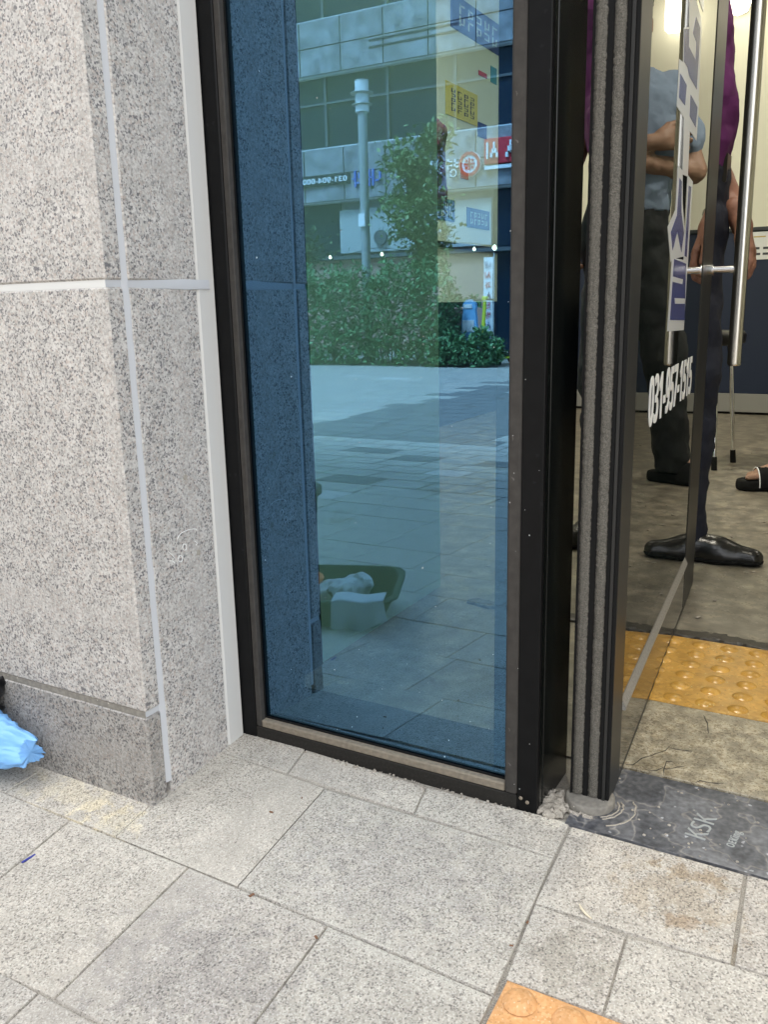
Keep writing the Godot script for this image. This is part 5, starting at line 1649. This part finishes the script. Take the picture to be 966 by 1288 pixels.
	for s in [-1, 1]:
		var q := "r" if s < 0 else "l"
		var bl: float = j.get("belly", 0.0)
		c.bone(Vector3((0.055 + bl * 0.6) * s, 0.98, 0), Vector3((0.06 + bl * 0.6) * s, 1.14, 0.01 + bl), 0.118 + bl * 0.4, 0.112 + bl * 0.5, 0.06)
		var slim: float = j.get("slim", 1.0)
		c.bone(Vector3(0.06 * s, 1.12, 0.01), Vector3(0.08 * slim * s, 1.31, 0.0), 0.112, 0.112 * slim, 0.06)
		c.bone(Vector3(0.04 * s, 1.385, 0), j["sh" + q] + Vector3(0, 0.004, 0), 0.080 * slim, 0.064, 0.05)
		var sh: Vector3 = j["sh" + q]
		c.bone(sh, sh.lerp(j["el" + q], cut), 0.064, 0.064, 0.03)
	c.rough(noise(FastNoiseLite.TYPE_SIMPLEX, 10.0, 51, 3), 0.011)
	c.clip(Vector3(0, -1, 0), -j.get("hem", 0.99))
	c.clip(Vector3(0, 1, 0.25).normalized(), 1.455)
	put("shirt", c.mesh(), M[shirt], t)
	var collar := []
	for k in 17:
		var a := TAU * k / 16.0
		collar.append(Vector3(sin(a) * 0.066, 1.455 - 0.018 * cos(a), cos(a) * 0.062 - 0.002))
	put("collar", tube(collar, [0.011], 8, false), M[shirt], t)
	# trousers
	var g := Field.new(Vector3(-0.28, 0.0, -0.25), Vector3(0.28, 1.06, 0.3), 0.011)
	for s in [-1, 1]:
		var q := "r" if s < 0 else "l"
		g.bone(Vector3(0.055 * s, 0.96, 0), Vector3(0.055 * s, 1.05, 0), 0.108, 0.102, 0.05)
		g.bone(Vector3(0.058 * s, 0.95, -0.005), j["hip" + q] - Vector3(0, 0.06, 0), 0.108, 0.095, 0.05)
		g.bone(j["hip" + q] - Vector3(0, 0.03, 0), j["knee" + q], 0.096, 0.074, 0.03)
		g.bone(j["knee" + q], j["ankle" + q] - Vector3(0, 0.05, 0), 0.074, 0.066, 0.03)
	g.rough(noise(FastNoiseLite.TYPE_SIMPLEX, 10.0, 53, 3), 0.012)
	g.clip(Vector3(0, 1, 0), 1.015)
	g.clip(Vector3(0, -1, 0), -0.045)
	put("trousers", g.mesh(), M[trousers], t)
	var belt := []
	for k in 25:
		var a := TAU * k / 24.0
		var cc := cos(a)
		var ss := sin(a)
		belt.append(Vector3(ss * 0.163, 0.995, cc * 0.112))
	var be := put("belt", tube(belt, [0.013], 8, false), M.leather, t)
	put("buckle", span(Vector3(-0.022, 0.977, 0.118), Vector3(0.022, 1.013, 0.130), 0.004), M.chrome, be)
	return t

func people() -> void:
	var base := {
		"hipl": Vector3(0.09, 0.90, 0), "hipr": Vector3(-0.09, 0.90, 0), "kneel": Vector3(0.105, 0.48, 0.02), "kneer": Vector3(-0.105, 0.48, 0.02),
		"anklel": Vector3(0.11, 0.085, -0.02), "ankler": Vector3(-0.11, 0.085, -0.02), "shl": Vector3(0.175, 1.385, 0), "shr": Vector3(-0.175, 1.385, 0),
		"ell": Vector3(0.245, 1.11, -0.03), "elr": Vector3(-0.245, 1.11, -0.03), "wrl": Vector3(0.225, 0.885, 0.05), "wrr": Vector3(-0.225, 0.885, 0.05),
		"hdl": Vector3(0.1, -1, 0.25), "hdr": Vector3(-0.1, -1, 0.25), "pml": Vector3(-1, 0, 0), "pmr": Vector3(1, 0, 0), "thl": Vector3(0, 0, 1), "thr": Vector3(0, 0, 1),
		"toel": 0.25, "toer": -0.25,
	}
	# purple shirt, behind the door
	var a := base.duplicate()
	a.ankler = Vector3(-0.12, 0.085, -0.08)
	a.slim = 0.84
	a.hipl = Vector3(0.078, 0.90, 0)
	a.kneel = Vector3(0.118, 0.48, 0.05)
	a.anklel = Vector3(0.112, 0.085, 0.06)
	a.sleeve = 0.97
	a.ell = Vector3(0.07, 1.10, -0.20)
	a.shl = Vector3(0.07, 1.375, -0.06)
	a.wrl = Vector3(0.205, 0.875, 0.0)
	a.hdl = Vector3(0.42, -1, 0.12)
	a.shr = Vector3(-0.16, 1.385, 0)
	a.elr = Vector3(-0.195, 1.17, -0.02)
	a.wrr = Vector3(-0.27, 0.89, 0.05)
	a.hdr = Vector3(0.42, -1, 0.1)
	a.thl = Vector3(0.2, 0, 1)
	var p := person("person in purple shirt and navy trousers standing behind the glass door", Vector3(-0.547, 0, -2.42), 0.0, a, "shirt_purple", "trousers_navy", "skin_dark")
	put("watch", tube([Vector3(0.190, 0.900, -0.02), Vector3(0.201, 0.882, -0.005)], [0.033], 16), M.chrome, p)
	put("belt_pouch", span(Vector3(0.150, 0.955, -0.03), Vector3(0.174, 1.035, 0.045), 0.008), M.leather, p)
	for k in 2:
		var sh := shoe(Vector3(0.10 if k else -0.12, 0, 0.065 if k else -0.10), 1.62 if k else -0.3)
		var s := put("shoe", sh[0], M.leather, p, Vector3.ZERO, Basis.from_scale(Vector3(1, 0.80, 1)))
		put("sole", sh[1], M.rubber, s)
	# pale blue shirt, arms folded, seen in the door glass
	var b := base.duplicate()
	b.ell = Vector3(0.24, 1.12, 0.06)
	b.elr = Vector3(-0.24, 1.12, 0.06)
	b.wrl = Vector3(-0.06, 1.20, 0.17)
	b.wrr = Vector3(0.05, 1.14, 0.185)
	b.hdl = Vector3(-1, 0.15, -0.12)
	b.hdr = Vector3(1, 0.2, -0.12)
	b.pml = Vector3(0, 0, -1)
	b.pmr = Vector3(0, 0, -1)
	b.thl = Vector3(0, 1, 0)
	b.thr = Vector3(0, 1, 0)
	b.barefoot = true
	b.toel = 0.2
	b.toer = -0.75
	b.ankler = Vector3(-0.24, 0.085, 0.02)
	b.kneer = Vector3(-0.17, 0.48, 0.06)
	b.sleeve = 0.62
	b.hem = 0.985
	var g := person("person in pale blue shirt with folded arms, seen mirrored in the door glass", Vector3(-0.015, 0, -3.34), -0.42, b, "shirt_blue", "trousers_black", "skin")
	put("bracelet", tube([Vector3(0.0, 1.192, 0.165), Vector3(0.008, 1.190, 0.163)], [0.034], 14), M.leather, g)
	for k in 2:
		var q := "l" if k else "r"
		var an: Vector3 = b["ankle" + q]
		var fb := Basis(Vector3.UP, b["toe" + q])
		var so := Field.new(Vector3(an.x - 0.24, 0.0, an.z - 0.24), Vector3(an.x + 0.24, 0.06, an.z + 0.26), 0.006)
		var c := Vector3(an.x, 0.02, an.z)
		so.bone(c + fb * Vector3(0, 0, -0.06), c + fb * Vector3(0, 0, 0.05), 0.044, 0.044, 0.02)
		so.bone(c + fb * Vector3(0, 0, 0.05), c + fb * Vector3(0.003, 0, 0.15), 0.046, 0.046, 0.02)
		so.clip(Vector3(0, -1, 0), -0.0005)
		so.clip(Vector3(0, 1, 0), 0.040)
		var sn := put("sandal", so.mesh(), M.rubber, g)
		var rows := []
		for i in 9:
			var row := []
			for k2 in 13:
				var an2 := PI * k2 / 12.0
				var zz := 0.04 + i * 0.0105
				row.append(c + fb * Vector3(cos(an2) * 0.052, -0.004 + sin(an2) * (0.088 - i * 0.0028), zz))
			rows.append(row)
		put("strap", lattice(rows), M.rubber, sn)
		var ed := []
		for k2 in 13:
			var an2 := PI * k2 / 12.0
			ed.append(c + fb * Vector3(cos(an2) * 0.0525, -0.004 + sin(an2) * 0.066, 0.126))
		put("strap_piping", tube(ed, [0.0022], 6), M.sign_white, sn)
	# dark red shirt, inside behind the window
	var d := base.duplicate()
	d.ell = Vector3(0.225, 1.12, -0.09)
	d.elr = Vector3(-0.225, 1.12, -0.09)
	d.wrl = Vector3(0.05, 0.95, -0.19)
	d.wrr = Vector3(-0.05, 0.97, -0.20)
	d.hdl = Vector3(-1, -0.3, 0)
	d.hdr = Vector3(1, -0.3, 0)
	d.pml = Vector3(0, 0, -1)
	d.pmr = Vector3(0, 0, -1)
	d.thl = Vector3(0, -1, 0)
	d.thr = Vector3(0, -1, 0)
	d.sleeve = 0.9
	person("person in dark red shirt standing by the poster wall behind the window", Vector3(-1.875, 0, -3.42), 0.9, d, "shirt_maroon", "trousers_black", "skin")
